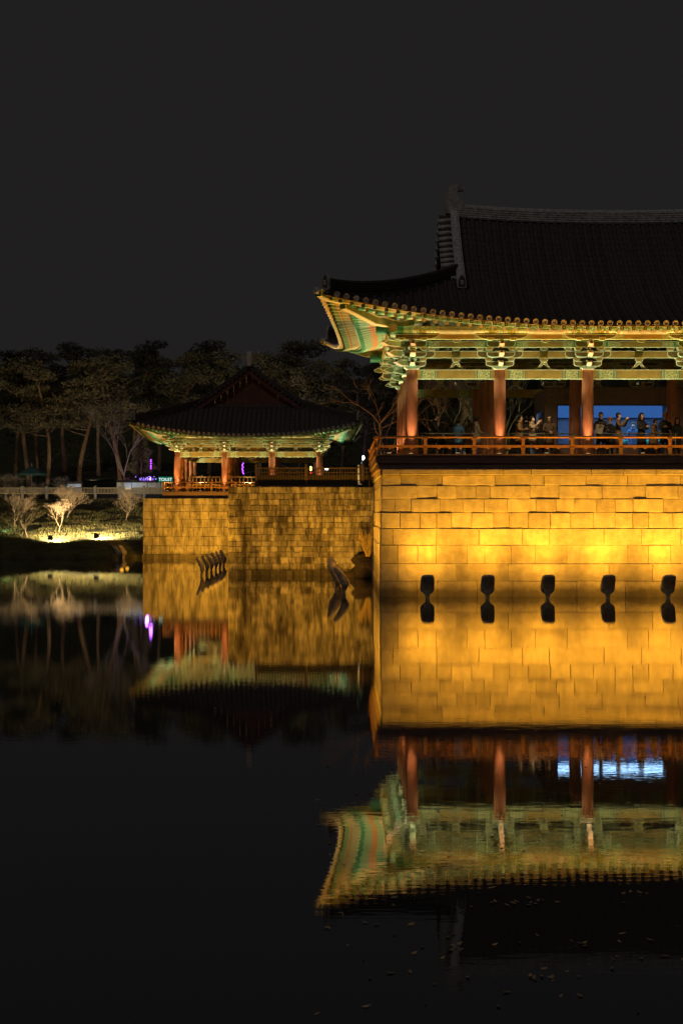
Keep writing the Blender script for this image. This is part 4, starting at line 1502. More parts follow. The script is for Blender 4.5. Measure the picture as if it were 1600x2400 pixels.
# lotus medallions drawn in thin raised lines on the wall
def medallion(cx, cz, rmax, clip):
    q = MB()
    yy = -0.012
    def seg(p0, p1, w_=0.02):
        for p in (p0, p1):
            X, Z = p[0] + dx0, p[1] + FLOOR
            if not (clip[0] < X < clip[1] and clip[2] < Z < clip[3]): return
        d = Vector((p1[0] - p0[0], p1[1] - p0[1])); 
        if d.length < 1e-6: return
        d.normalize(); n = Vector((-d.y, d.x)) * w_ / 2
        q.add([(p0[0] - n.x, yy, p0[1] - n.y), (p1[0] - n.x, yy, p1[1] - n.y), (p1[0] + n.x, yy, p1[1] + n.y), (p0[0] + n.x, yy, p0[1] + n.y),
               (p0[0] - n.x, 0, p0[1] - n.y), (p1[0] - n.x, 0, p1[1] - n.y), (p1[0] + n.x, 0, p1[1] + n.y), (p0[0] + n.x, 0, p0[1] + n.y)],
              [(0, 1, 2, 3), (0, 4, 5, 1), (2, 6, 7, 3), (1, 5, 6, 2), (3, 7, 4, 0)], M_LOTUS)
    for rr_ in (1.0, 0.93, 0.70, 0.64, 0.25):
        for k in range(72):
            a0, a1 = 2 * math.pi * k / 72, 2 * math.pi * (k + 1) / 72
            seg((cx + rmax * rr_ * math.cos(a0), cz + rmax * rr_ * math.sin(a0)), (cx + rmax * rr_ * math.cos(a1), cz + rmax * rr_ * math.sin(a1)))
    for k in range(16):
        a = 2 * math.pi * k / 16
        for t in range(10):
            f0, f1 = t / 10, (t + 1) / 10
            w0, w1 = math.sin(math.pi * f0) * 0.16, math.sin(math.pi * f1) * 0.16
            for sg in (-1, 1):
                r0, r1 = rmax * (0.25 + 0.39 * f0), rmax * (0.25 + 0.39 * f1)
                seg((cx + r0 * math.cos(a + sg * w0), cz + r0 * math.sin(a + sg * w0)), (cx + r1 * math.cos(a + sg * w1), cz + r1 * math.sin(a + sg * w1)))
        ac = a + math.pi / 16
        for t in range(8):
            b0, b1 = 2 * math.pi * t / 8, 2 * math.pi * (t + 1) / 8
            cc = (cx + rmax * 0.815 * math.cos(ac), cz + rmax * 0.815 * math.sin(ac))
            seg((cc[0] + 0.05 * math.cos(b0), cc[1] + 0.05 * math.sin(b0)), (cc[0] + 0.05 * math.cos(b1), cc[1] + 0.05 * math.sin(b1)))
    if q.f: q.build('lotus_medallion', dr_)
medallion(13.95 - dx0, 7.75 - FLOOR, 1.05, (dx0, dx1, wz1 + 0.03, dz1))
medallion(9.05 - dx0, 7.72 - FLOOR, 0.75, (dx0, dx1, wz1 + 0.03, dz1))
# teal planted model inside the case
M_TEALP = mat('teal_model_foliage', (0.05, 0.35, 0.28), 0.8, 0.4, 10)
mdl = MB()
for q in range(260):
    x = random.uniform(10.9, 13.2); 
    p = Vector((x - dx0, 1.25 + random.uniform(0, 0.7), 5.90 - FLOOR + random.uniform(0, 0.16)))
    mdl.box(p, (0.07, 0.07, 0.05), M_TEALP, rot=Matrix.Rotation(random.uniform(0, 3), 3, Vector((random.random(), random.random(), random.random() + .1))))
tag(mdl.build('model_trees', dr_), kind='stuff')
# ------------------------------------------------------------------ people
import numpy as np
M_SKIN = mat('skin', (0.55, 0.34, 0.24), 0.55, 0.06, 10)
M_HAIR = mat('black_hair', (0.018, 0.014, 0.012), 0.5, 0.3, 30)
M_SHOE = mat('dark_shoes', (0.05, 0.045, 0.04), 0.5, 0.2, 10)
CLOTH = {}
def cloth(name, col):
    return mat('cloth_' + name, col, 0.85, 0.18, 12, bump=0.25, bscale=20)
def ell(mb, c, r, m, seg=10, rings=7, keep=None, smooth=True):
    vs, idx = [], {}
    fs = []
    for i in range(rings + 1):
        th = math.pi * i / rings
        for k in range(seg):
            ph = 2 * math.pi * k / seg
            vs.append((c[0] + r[0] * math.sin(th) * math.cos(ph), c[1] + r[1] * math.sin(th) * math.sin(ph), c[2] + r[2] * math.cos(th)))
    for i in range(rings):
        for k in range(seg):
            f = (i * seg + k, (i + 1) * seg + k, (i + 1) * seg + (k + 1) % seg, i * seg + (k + 1) % seg)
            cc = [sum(vs[q][a] for q in f) / 4 for a in range(3)]
            if keep is None or keep(cc):
                fs.append(f)
    mb.add(vs, fs, m, smooth)

def person(loc, rz, height, coat, trousers, style, pose, label, group=None, hair=None, hem=0.62, mask=False, bend=0.0, puffy=1.0, look=0.0):
    S = height / 1.70
    V, E, RG, RAD = [], [], [], []
    def v(p, r):
        V.append(Vector(p)); RAD.append(r); return len(V) - 1
    def e(a, b, reg):
        E.append((a, b)); RG.append(reg)
    pel = v((0, 0, 0.92), (0.15, 0.115)); wa = v((0, 0.0, 1.07), (0.145 * puffy, 0.11 * puffy)); che = v((0, 0.0, 1.25), (0.165 * puffy, 0.125 * puffy))
    nb = v((0, 0.01, 1.40), (0.085, 0.08)); nk = v((0, 0.0, 1.46), (0.052, 0.052))
    hl = v((0, -0.022, 1.525), (0.060, 0.066)); hm = v((0, -0.012, 1.595), (0.076, 0.088)); ht = v((0, 0.0, 1.66), (0.060, 0.070))
    e(pel, wa, 'c'); e(wa, che, 'c'); e(che, nb, 'c'); e(nb, nk, 's'); e(nk, hl, 's'); e(hl, hm, 's'); e(hm, ht, 's')
    for s in (-1, 1):
        hp = v((s * 0.09, 0, 0.84), (0.092, 0.098)); kn = v((s * 0.095, -0.015, 0.48), (0.062, 0.066)); an = v((s * 0.10, 0.015, 0.09), (0.043, 0.046)); to = v((s * 0.11, -0.13, 0.04), (0.038, 0.034))
        e(pel, hp, 't'); e(hp, kn, 't'); e(kn, an, 't'); e(an, to, 'o')
        sh = v((s * 0.175, 0.005, 1.355), (0.072 * puffy, 0.072 * puffy))
        P = {'down': ((0.225, 0.03, 1.10), (0.21, -0.05, 0.87)), 'photo': ((0.225, -0.15, 1.19), (0.075, -0.33, 1.44)),
             'phone': ((0.215, -0.03, 1.10), (0.07, -0.27, 1.17)), 'fold': ((0.23, -0.05, 1.10), (0.045, -0.235, 1.03)),
             'one': (((0.215, -0.03, 1.10), (0.06, -0.27, 1.22)) if s > 0 else ((0.225, 0.02, 1.10), (0.20, -0.08, 0.88))),
             'lean': ((0.24, -0.12, 1.14), (0.13, -0.36, 1.00))}[pose]
        el = v((s * P[0][0], P[0][1], P[0][2]), (0.056 * puffy, 0.056 * puffy)); wr = v((s * P[1][0], P[1][1], P[1][2]), (0.036, 0.036))
        e(che, sh, 'c'); e(sh, el, 'c'); e(el, wr, 'c')
        d = (V[wr] - V[el]).normalized()
        lat = d.cross(Vector((0, 0, 1)))
        if lat.length < 0.1: lat = Vector((1, 0, 0))
        lat = Vector((s * -0.4, -0.3, 0.86)) if pose in ('photo', 'phone', 'fold', 'one') else Vector((0, -1, 0))
        lat = (lat - d * lat.dot(d)).normalized()
        curl = Vector((-s * 1.0, 0, 0))
        pa = v(V[wr] + d * 0.055, (0.024, 0.032)); e(wr, pa, 's')
        for q in range(4):
            off = lat * (0.028 - q * 0.0185)
            ln = (0.036, 0.042, 0.039, 0.030)[q]
            k0 = v(V[pa] + d * 0.030 + off, (0.0095, 0.0095)); e(pa, k0, 's')
            k1 = v(V[k0] + (d * 0.75 + curl * 0.6).normalized() * ln, (0.0085, 0.0085)); e(k0, k1, 's')
            k2 = v(V[k1] + (d * 0.2 + curl * 0.95).normalized() * ln * 0.75, (0.007, 0.007)); e(k1, k2, 's')
        t0 = v(V[wr] + d * 0.03 + lat * 0.034, (0.012, 0.012)); e(wr, t0, 's')
        t1 = v(V[t0] + (d * 0.8 + lat * 0.5 + curl * 0.4).normalized() * 0.038, (0.0095, 0.0095)); e(t0, t1, 's')
        t2 = v(V[t1] + (d * 0.9 + curl * 0.6).normalized() * 0.028, (0.008, 0.008)); e(t1, t2, 's')
    # bend forward at the waist
    if bend:
        for i, p in enumerate(V):
            if p.z > 0.93:
                q = Matrix.Rotation(bend, 3, 'X') @ (p - Vector((0, 0, 0.93)))
                V[i] = q + Vector((0, 0, 0.93))
    bm = bmesh.new()
    sk = bm.verts.layers.skin.verify()
    bvs = [bm.verts.new(p) for p in V]
    for a, b in E: bm.edges.new((bvs[a], bvs[b]))
    for i, b in enumerate(bvs):
        b[sk].radius = RAD[i]
        b[sk].use_root = (i == 0)
    me = bpy.data.meshes.new('person')
    bm.to_mesh(me); bm.free()
    tmp = bpy.data.objects.new('tmp_person', me)
    COL.objects.link(tmp)
    sm = tmp.modifiers.new('skin', 'SKIN'); sm.use_smooth_shade = True
    try: sm.branch_smoothing = 0.6
    except Exception: pass
    sd = tmp.modifiers.new('sub', 'SUBSURF'); sd.levels = 1
    dg_ = bpy.context.evaluated_depsgraph_get()
    ev = tmp.evaluated_get(dg_)
    out = bpy.data.meshes.new_from_object(ev)
    bpy.data.objects.remove(tmp, do_unlink=True)
    bpy.data.meshes.remove(me)
    cm = cloth(*coat); tm = cloth(*trousers)
    mats = {'c': cm, 's': M_SKIN, 't': tm, 'o': M_SHOE}
    order = ['c', 's', 't', 'o']
    nf = len(out.polygons)
    cen = np.empty(nf * 3); out.polygons.foreach_get('center', cen); cen = cen.reshape(-1, 3)
    A = np.array([V[a] for a, b in E]); B = np.array([V[b] for a, b in E])
    AB = B - A
    L2 = (AB ** 2).sum(1)
    rel = cen[:, None, :] - A[None]
    t = np.clip((rel * AB[None]).sum(2) / L2[None], 0, 1)
    D = ((rel - t[..., None] * AB[None]) ** 2).sum(2)
    r0 = np.array([min(RAD[a][0], RAD[b][0]) for a, b in E])
    near = (np.sqrt(D) - r0[None] * 0.6).argmin(1)
    mi = np.array([order.index(RG[i]) for i in near], dtype=np.int32)
    out.materials.clear()
    for k in order: out.materials.append(mats[k])
    out.polygons.foreach_set('material_index', mi)
    out.polygons.foreach_set('use_smooth', [True] * nf)
    # face: nose, eyes, mouth, ears become part of the same mesh
    bm = bmesh.new(); bm.from_mesh(out)
    HC = V[hm]
    Rb = Matrix.Rotation(bend, 3, 'X') if bend else Matrix.Identity(3)
    fmb = MB()
    fmb.mats = list(out.materials)
    ell(fmb, (0, -0.098, -0.028), (0.012, 0.016, 0.022), M_SKIN, 6, 4)
    for s in (-1, 1):
        ell(fmb, (s * 0.03, -0.083, 0.0), (0.011, 0.007, 0.006), M_SHOE, 6, 4)
        ell(fmb, (s * 0.079, 0.0, -0.015), (0.010, 0.018, 0.028), M_SKIN, 6, 4)
    ell(fmb, (0, -0.083, -0.068), (0.02, 0.008, 0.005), M_SHOE if False else M_SKIN, 6, 4)
    bvs = [bm.verts.new(Rb @ Vector(p) + HC) for p in fmb.v]
    for f, m_ in zip(fmb.f, fmb.m):
        try:
            q = bm.faces.new([bvs[i] for i in f]); q.material_index = m_; q.smooth = True
        except ValueError:
            pass
    bm.to_mesh(out); bm.free()
    o = bpy.data.objects.new('person', out)
    COL.objects.link(o)
    o.location = loc; o.rotation_euler = (0, 0, rz); o.scale = (S, S, S)
    tag(o, label, 'person', group)
    # hair / hat
    hmb = MB()
    hm_ = hair or M_HAIR
    ell(hmb, (0, 0.012, 0.012), (0.092, 0.105, 0.108), hm_, 14, 10, keep=lambda c: not (c[1] < -0.03 and c[2] < 0.05) and (c[2] > -0.075 or c[1] > 0.02))
    if style == 'long':
        pts = [(0, 0.055, 0.02), (0, 0.085, -0.10), (0, 0.10, -0.22), (0, 0.095, -0.34)]
        hmb.tube(pts, [0.085, 0.092, 0.085, 0.05], hm_, 10)
        for s in (-1, 1):
            hmb.tube([(s * 0.082, -0.015, 0.02), (s * 0.095, -0.02, -0.10), (s * 0.10, -0.03, -0.24)], [0.028, 0.034, 0.018], hm_, 6)
    for i, p in enumerate(hmb.v): hmb.v[i] = tuple(Rb @ Vector(p) + HC)
    hmb.build('hair', o)
    if style == 'beanie':
        b_ = MB()
        bm_ = cloth('rust_knit', (0.38, 0.16, 0.06))
        ell(b_, (0, 0.01, 0.03), (0.102, 0.116, 0.118), bm_, 14, 10, keep=lambda c: c[2] > 0.035)
        b_.tube([(0.104 * math.cos(a), 0.012 + 0.116 * math.sin(a), 0.035) for a in [2 * math.pi * k / 16 for k in range(17)]], 0.016, bm_, 6)
        for i, p in enumerate(b_.v): b_.v[i] = tuple(Rb @ Vector(p) + HC)
        b_.build('beanie', o)
    if mask:
        k_ = MB()
        ell(k_, (0, -0.055, -0.045), (0.062, 0.052, 0.05), cloth('white_mask', (0.75, 0.75, 0.76)), 10, 7, keep=lambda c: c[1] < -0.05)
        for i, p in enumerate(k_.v): k_.v[i] = tuple(Rb @ Vector(p) + HC)
        k_.build('mask', o)
    # coat skirt and collar
    c_ = MB()
    N = 18
    vs = []
    lv = [(1.05, 0.155 * puffy, 0.118 * puffy), (0.93, 0.175 * puffy, 0.135 * puffy), ((0.93 + hem) / 2, 0.185 * puffy, 0.150 * puffy), (hem, 0.195 * puffy, 0.165 * puffy), (hem + 0.01, 0.185 * puffy, 0.155 * puffy)]
    for z, a, b in lv:
        for k in range(N):
            an = 2 * math.pi * k / N
            w_ = 1 + 0.05 * math.sin(5 * an + z * 9)
            vs.append((a * w_ * math.cos(an), b * w_ * math.sin(an), z))
    fs = [(i * N + k, i * N + (k + 1) % N, (i + 1) * N + (k + 1) % N, (i + 1) * N + k) for i in range(len(lv) - 1) for k in range(N)]
    c_.add(vs, fs, cm, True)
    c_.build('coat_hem', o)
    k_ = MB()
    k_.tube([(0.085 * math.cos(a), 0.012 + 0.082 * math.sin(a), 1.425 + 0.02 * math.sin(a)) for a in [2 * math.pi * k / 14 for k in range(15)]], 0.032 * puffy, cm, 7)
    if bend:
        for i, p in enumerate(k_.v): k_.v[i] = tuple(Rb @ (Vector(p) - Vector((0, 0, 0.93))) + Vector((0, 0, 0.93)))
    k_.build('collar', o)
    return o

def at_floor(px, Y, z=FLOOR):
    return ((px - 800) * Y / F, Y, z)
BLACKC = ('black_wool', (0.03, 0.028, 0.028)); BROWN = ('brown_coat', (0.16, 0.105, 0.06)); BEIGE = ('beige_jacket', (0.50, 0.38, 0.25)); DKBR = ('dark_brown_coat', (0.10, 0.062, 0.04))
TAN = ('tan_puffer', (0.28, 0.165, 0.07)); JEAN = ('blue_jeans', (0.16, 0.27, 0.48)); DKTR = ('dark_trousers', (0.035, 0.035, 0.04)); WHITE = ('cream_coat', (0.55, 0.48, 0.40)); BLUEJ = ('blue_jacket', (0.10, 0.22, 0.48)); PURP = ('purple_skirt', (0.16, 0.08, 0.30))
GP = 'visitors in the big pavilion'
person(at_floor(1214, 63.3), R(70), 1.70, TAN, DKTR, 'short', 'phone', 'person in a tan puffer jacket looking down beside the second front column', GP, puffy=1.25, bend=0.12)
person(at_floor(1246, 63.1), R(58), 1.64, BEIGE, JEAN, 'short', 'photo', 'person in a beige jacket, white mask and blue jeans taking a photo', GP, mask=True)
person(at_floor(1286, 63.6), R(8), 1.73, DKBR, DKTR, 'long', 'fold', 'long haired person in a dark brown coat leaning hands on the rail', GP, hem=0.5)
person(at_floor(1407, 63.5), R(-6), 1.82, BLACKC, DKTR, 'short', 'phone', 'tall person in a black coat holding a white paper bag beside the third front column', GP)
person(at_floor(1448, 63.4), R(62), 1.79, BROWN, DKTR, 'short', 'photo', 'person in a long brown coat raising a phone to photograph before the blue window', GP, hem=0.42)
person(at_floor(1502, 63.6), R(40), 1.80, BLACKC, DKTR, 'long', 'phone', 'long haired person in black coat looking at a phone before the blue window', GP, hem=0.5)
person(at_floor(1557, 63.4), R(-4), 1.77, BLACKC, DKTR, 'beanie', 'phone', 'person in a rust beanie and black jacket holding a phone at the right', GP)
person(at_floor(1482, 67.0), R(0), 1.62, BLUEJ, JEAN, 'short', 'down', 'masked person standing behind the blue window glass', GP, mask=True)
person(at_floor(1012, 64.2), R(80), 1.82, BLACKC, DKTR, 'short', 'lean', 'person in dark clothes bending over in the leftmost bay, nearest the corner column', GP, bend=0.22)
person(at_floor(1056, 64.4), R(170), 1.74, BLACKC, DKTR, 'long', 'down', 'dark long haired person seen from behind in the leftmost bay', GP, hem=0.5)
person(at_floor(1074, 64.0), R(150), 1.58, BLUEJ, JEAN, 'short', 'phone', 'short person in a blue jacket in the middle of the leftmost bay', GP)
person(at_floor(1117, 64.6), R(95), 1.72, WHITE, PURP, 'short', 'fold', 'person in a cream coat near the inner column of the leftmost bay', GP)
# things held in hands
ph = MB(); ph.box((0, 0, 0), (0.075, 0.010, 0.15), M_METAL)
PHM = ph.mesh('phone')
def phone(px, py, Y, rz, label):
    p = wpos(px, py, Y)
    o = bpy.data.objects.new('phone', PHM); COL.objects.link(o); o.location = p; o.rotation_euler = (R(-12), 0, rz)
    tag(o, label, 'phone', 'phones held by visitors')
phone(1268, 997, 63.0, R(58), 'dark phone held up by the person in beige jacket and white mask')
phone(1469, 984, 63.3, R(62), 'dark phone held up by the person in the long brown coat')
phone(1514, 996, 63.5, R(40), 'dark phone in the hands of the long haired person in black')
phone(1558, 1000, 63.2, R(0), 'dark phone in the hands of the person with the rust beanie')
bg = MB()
bg.prism([(-0.14, 0), (0.14, 0), (0.15, 0.36), (-0.15, 0.36)], -0.05, 0.05, cloth('white_paper', (0.75, 0.70, 0.62)), cloth('white_paper', (0.75, 0.70, 0.62)))
bg.tube([(-0.07, 0, 0.36), (-0.05, 0, 0.46), (0.05, 0, 0.46), (0.07, 0, 0.36)], 0.006, M_STEEL, 5)
p = wpos(1400, 1005, 63.22)
o = bg.build('paper_bag', None, (p.x, p.y, p.z - 0.2), (0, R(14), 0))
tag(o, 'white paper bag held by the tall person in black', 'bag')
# second row of visitors, standing deeper in the hall
proto = [o for o in bpy.data.objects if o.name.startswith('person')]
for (k, px, Y, rz_, hs, lb) in ((3, 1232, 65.0, 200, 0.97, 'dim visitor in black between the tan puffer jacket and the beige jacket'), (5, 1266, 64.9, 20, 0.93, 'dim long haired visitor behind the raised phone of the beige jacket'),
                         (6, 1428, 64.8, -30, 0.95, 'dim visitor in a beanie between the white bag and the brown coat'), (0, 1530, 65.0, 60, 0.98, 'dim visitor in a tan jacket between the two black coats at right'),
                         (9, 1585, 64.6, 20, 0.96, 'dim visitor in black at the right edge of the picture'), (3, 1038, 65.2, 140, 0.95, 'dim visitor in black between the two dark people of the leftmost bay'),
                         (2, 1096, 65.3, -70, 0.94, 'dim brown coated visitor left of the cream coat in the leftmost bay')):
    c = copy_tree(proto[k]); c.location = at_floor(px, Y); c.rotation_euler = (0, 0, R(rz_)); c.scale = tuple(q * hs for q in c.scale)
    c['label'] = lb; c['group'] = GP
# crowd behind the gabled pavilion
proto = [o for o in bpy.data.objects if o.name.startswith('person')]
spots_ = [(427, 122, 'leftmost'), (437, 121.5, 'second'), (454, 123, 'third'), (467, 121, 'fourth'), (474, 122, 'fifth'), (496, 120.5, 'sixth'), (549, 122, 'seventh'), (690, 123, 'rightmost')]
for i, (px, Y, od) in enumerate(spots_):
    c = copy_tree(proto[(i * 5 + 2) % len(proto)])
    gz = 4.1
    c.location = ((px - 800) * Y / F, Y, gz)
    c.rotation_euler = (0, 0, R(random.uniform(-60, 60)))
    c['label'] = 'distant visitor seen between the gabled pavilion columns, %s of the eight' % od
    c['group'] = 'visitors beyond the gabled pavilion'
# ------------------------------------------------------------------ vegetation
M_BARK = mat('pine_bark', (0.17, 0.115, 0.075), 0.9, 0.35, 5, bump=0.6, bscale=14, stretch=(2, 2, 0.6))
M_NEEDLE = mat('pine_needles', (0.11, 0.10, 0.06), 0.8, 0.45, 0.8, rnd=0.25, coords='World')
M_TWIG = mat('bare_twigs', (0.33, 0.24, 0.16), 0.85, 0.2, 6)
M_GREYTWIG = mat('grey_twigs', (0.20, 0.18, 0.16), 0.85, 0.2, 6)

def pine_meshes(seed, Ht, lean, nclump=15, per=260, spread=3.2, low=0.48):
    rn = random.Random(seed)
    tr = MB()
    N = 10
    pts, rad = [], []
    ph = rn.uniform(0, 6)
    for i in range(N + 1):
        t = i / N
        pts.append(Vector((lean * t * t * 2 + 0.35 * math.sin(t * 5 + ph) * (1 - 0.3 * t), 0.25 * math.cos(t * 4 + ph) - 0.25 * math.cos(ph), Ht * 0.93 * t)))
        rad.append(0.20 * (1 - 0.75 * t) + 0.03)
    pts[0].x = 0; pts[0].z = -0.4
    tr.tube(pts, rad, M_BARK, 9)
    cr = MB()
    for c in range(nclump):
        t = low + (1 - low) * (c + rn.random()) / nclump
        f = t * N; i = min(int(f), N - 1)
        base = pts[i].lerp(pts[i + 1], f - i)
        an = rn.uniform(0, 2 * math.pi)
        rr_ = spread * (1.0 - 0.55 * ((t - low) / (1 - low)) ** 1.5) * rn.uniform(0.35, 1.0)
        cc = base + Vector((rr_ * math.cos(an), rr_ * math.sin(an), rn.uniform(0.1, 0.9)))
        mid = base.lerp(cc, 0.5) + Vector((0, 0, -0.15))
        tr.tube([base, mid, cc], [0.09, 0.06, 0.025], M_BARK, 5, caps=False)
        sx_, sy_, sz_ = rn.uniform(1.0, 1.9), rn.uniform(1.0, 1.9), rn.uniform(0.35, 0.65)
        vs, fs = [], []
        for q in range(per):
            while True:
                u = Vector((rn.uniform(-1, 1), rn.uniform(-1, 1), rn.uniform(-1, 1)))
                if 0.15 < u.length < 1: break
            p = cc + Vector((u.x * sx_, u.y * sy_, u.z * sz_ + 0.25 * (1 - u.x * u.x)))
            d = Vector((rn.gauss(0, 1), rn.gauss(0, 1), rn.gauss(0.5, 0.8))).normalized()
            w_ = d.orthogonal().normalized()
            w_ = Matrix.Rotation(rn.uniform(0, 6.28), 3, d) @ w_
            l = rn.uniform(0.18, 0.42); h = rn.uniform(0.03, 0.075)
            b = len(vs)
            vs += [p - w_ * h, p + w_ * h, p + w_ * h * 0.6 + d * l, p - w_ * h * 0.6 + d * l]
            fs.append((b, b + 1, b + 2, b + 3))
        cr.add(vs, fs, M_NEEDLE)
    return tr.mesh('trunk'), cr.mesh('crown')
PINES = [pine_meshes(11, 13, 0.7), pine_meshes(23, 15, -0.5, 17), pine_meshes(37, 12, 0.55, 16), pine_meshes(41, 16, 0.2, 18, 260, 3.6)]
def gz(x, y): return ground_h(x, y)
# (pixel column of the trunk foot, distance, prototype, height scale, spin)
pine_spots = [(-40, 150, 0, 1.05, 0.3), (40, 158, 1, 1.0, 1.2), (68, 152, 2, 1.15, 2.0), (88, 165, 3, 0.95, 0.6), (112, 146, 0, 1.0, 4.0), (150, 170, 1, 1.05, 3.3),
              (195, 147, 2, 1.12, 0.2), (232, 168, 3, 0.95, 5.1), (272, 146, 2, 1.15, 3.4), (318, 160, 1, 1.0, 2.6), (372, 172, 3, 1.0, 1.5), (430, 158, 0, 1.15, 0.8),
              (490, 170, 1, 1.08, 4.4), (540, 160, 2, 1.2, 2.2), (610, 150, 3, 0.92, 3.8), (655, 165, 0, 1.25, 0.1), (700, 152, 1, 0.95, 5.6), (745, 140, 2, 1.05, 1.9),
              (800, 150, 3, 0.88, 2.9), (850, 138, 0, 1.0, 4.8), (905, 145, 1, 0.90, 0.9), (960, 128, 2, 0.95, 3.1), (1050, 125, 0, 0.9, 2.4), (1130, 132, 1, 0.8, 1.1), (1215, 128, 2, 0.9, 5.0), (1300, 120, 0, 0.9, 1.0), (1420, 124, 1, 0.9, 2.0), (1540, 121, 3, 0.8, 0.4)]
names_p = ['leftmost', 'second from left', 'third from left', 'fourth from left', 'fifth from left', 'sixth from left', 'seventh from left', 'eighth from left', 'ninth from left']
for i, (px, Y, k, sc_, sp) in enumerate(pine_spots):
    x = (px - 800) * Y / F
    if i < 9: lb = 'dark pine tree behind the left bank fence, %s of the row' % names_p[i]
    elif i < 14: lb = 'dark pine tree rising left of the gabled roof peak, %s counting from the left' % ORD[i - 9]
    elif i < 21: lb = 'dark pine tree between the gabled roof and the big pavilion, %s counting from the left' % ORD[i - 14]
    else: lb = 'dark pine tree seen through the open bays of the big pavilion, %s from the left' % ORD[i - 21]
    o = empty('pine_tree', (x, Y, gz(x, Y) - 0.05), sp, lb, 'tree', 'pine trees behind the pond')
    o.scale = (sc_, sc_, sc_ * 0.86)
    inst('trunk', PINES[k][0], o); inst('crown', PINES[k][1], o)

# far wooded hill: one mass of foliage behind the pines
rn = random.Random(91)
fw = MB(); vs, fs = [], []
for i in range(26000):
    px = rn.uniform(-260, 1750); Y = rn.uniform(172, 262)
    x = (px - 800) * Y / F
    top = ground_h(x, Y) + 0.5 + 3.0 * mnoise.noise(Vector((x * 0.09, Y * 0.09, 2))) + 1.6 * mnoise.noise(Vector((x * 0.33, Y * 0.3, 7)))
    z = top - rn.random() ** 2 * 5.0
    d = Vector((rn.gauss(0, 1), rn.gauss(0, 1), rn.gauss(0.3, 0.8))).normalized()
    w_ = d.orthogonal().normalized()
    l, h = rn.uniform(.4, .9), rn.uniform(.08, .2); b = len(vs)
    p = Vector((x, Y, z))
    vs += [p - w_ * h, p + w_ * h, p + d * l]; fs.append((b, b + 1, b + 2))
fw.add(vs, fs, M_NEEDLE)
tag(fw.build('far_wood'), 'dark wooded hill far behind the pine trees', 'wood', kind='stuff')

def bare_tree(seed, Ht, spread, depth, r0, m, trunk_frac=0.3, gravity=0.0, nbr=(2, 3), wob=0.12, n=5):
    rn = random.Random(seed)
    mb = MB()
    def grow(p, d, ln, r, lev):
        k = 3
        pts, rad = [p.copy()], [r]
        q = p.copy(); dd = d.copy()
        for i in range(k):
            dd = (dd + Vector((rn.gauss(0, wob), rn.gauss(0, wob), rn.gauss(0.04, wob)))).normalized()
            q = q + dd * ln / k
            pts.append(q.copy()); rad.append(r * (1 - 0.38 * (i + 1) / k))
        mb.tube(pts, rad, m, max(3, n - lev), caps=False)
        if lev >= depth: return
        for b in range(rn.randint(*nbr)):
            an = rn.uniform(0, 2 * math.pi)
            nd = (dd + Vector((math.cos(an) * spread, math.sin(an) * spread, rn.uniform(0.0, 0.35)))).normalized()
            grow(q, nd, ln * (rn.uniform(1.0, 1.3) if lev == 0 else rn.uniform(0.66, 0.88)), r * 0.62, lev + 1)
        if lev > 0 and rn.random() < 0.6:
            an = rn.uniform(0, 2 * math.pi)
            nd = (dd + Vector((math.cos(an) * spread, math.sin(an) * spread, 0.1))).normalized()
            grow(pts[2], nd, ln * 0.55, r * 0.45, lev + 2)
    grow(Vector((0, 0, -0.15)), Vector((rn.uniform(-.12, .12), rn.uniform(-.1, .1), 1)).normalized(), Ht * trunk_frac + 0.15, r0, 0)
    return mb.mesh('branches')
SH = [bare_tree(3, 2.6, 0.62, 6, 0.05, M_TWIG, 0.22, nbr=(2, 4)), bare_tree(8, 2.6, 0.66, 6, 0.055, M_TWIG, 0.2, nbr=(2, 4)), bare_tree(15, 2.4, 0.62, 6, 0.05, M_TWIG, 0.22, nbr=(2, 4))]
shrubs = [(35, 1237, 120, 1, 1.0, 0.4, 'bare small tree at the left edge of the bank in green light'),
          (66, 1262, 114.6, 0, 1.22, 2.0, 'bare small tree with a bent trunk, second from left on the bank'),
          (139, 1250, 117, 1, 0.95, 4.1, 'brightest bare small tree, white lit beside the left bank lamp'),
          (158, 1218, 124, 2, 1.05, 1.1, 'bare small tree standing just behind the brightest one on the bank'),
          (295, 1222, 123.5, 0, 0.92, 5.2, 'bare small tree alone at the right end of the bank near the far platform')]
for (px, py, Y, k, sc_, sp, lb) in shrubs:
    x = (px - 800) * Y / F
    o = bpy.data.objects.new('bare_tree', SH[k]); COL.objects.link(o)
    o.location = (x, Y, gz(x, Y)); o.rotation_euler = (0, 0, sp); o.scale = (sc_ * 0.85, sc_ * 0.85, sc_ * 0.72)
    tag(o, lb, 'tree', 'bare trees on the bank')
# bare bushes and trees elsewhere
def bush(seed, h, w, n, m, r=0.012):
    rn = random.Random(seed); mb = MB()
    for i in range(n):
        an = rn.uniform(0, 2 * math.pi); el = rn.uniform(0.2, 1.0)
        d = Vector((math.cos(an) * (1 - el * 0.6) * w, math.sin(an) * (1 - el * 0.6) * w, h * (0.45 + 0.55 * el)))
        p0 = Vector((rn.uniform(-.1, .1), rn.uniform(-.1, .1), -0.05))
        mid = p0 + d * 0.5 + Vector((rn.gauss(0, .06), rn.gauss(0, .06), 0.08)) * h
        end = p0 + d + Vector((rn.gauss(0, .08), rn.gauss(0, .08), 0)) * h
        mb.tube([p0, mid, end], [r, r * 0.7, r * 0.35], m, 4, caps=False)
        for q in range(3):
            s_ = mid.lerp(end, rn.uniform(0, .8))
            mb.tube([s_, s_ + Vector((rn.gauss(0, .13), rn.gauss(0, .13), rn.uniform(.05, .25))) * h], [r * 0.5, r * 0.25], m, 3, caps=False)
    return mb.mesh('stems')
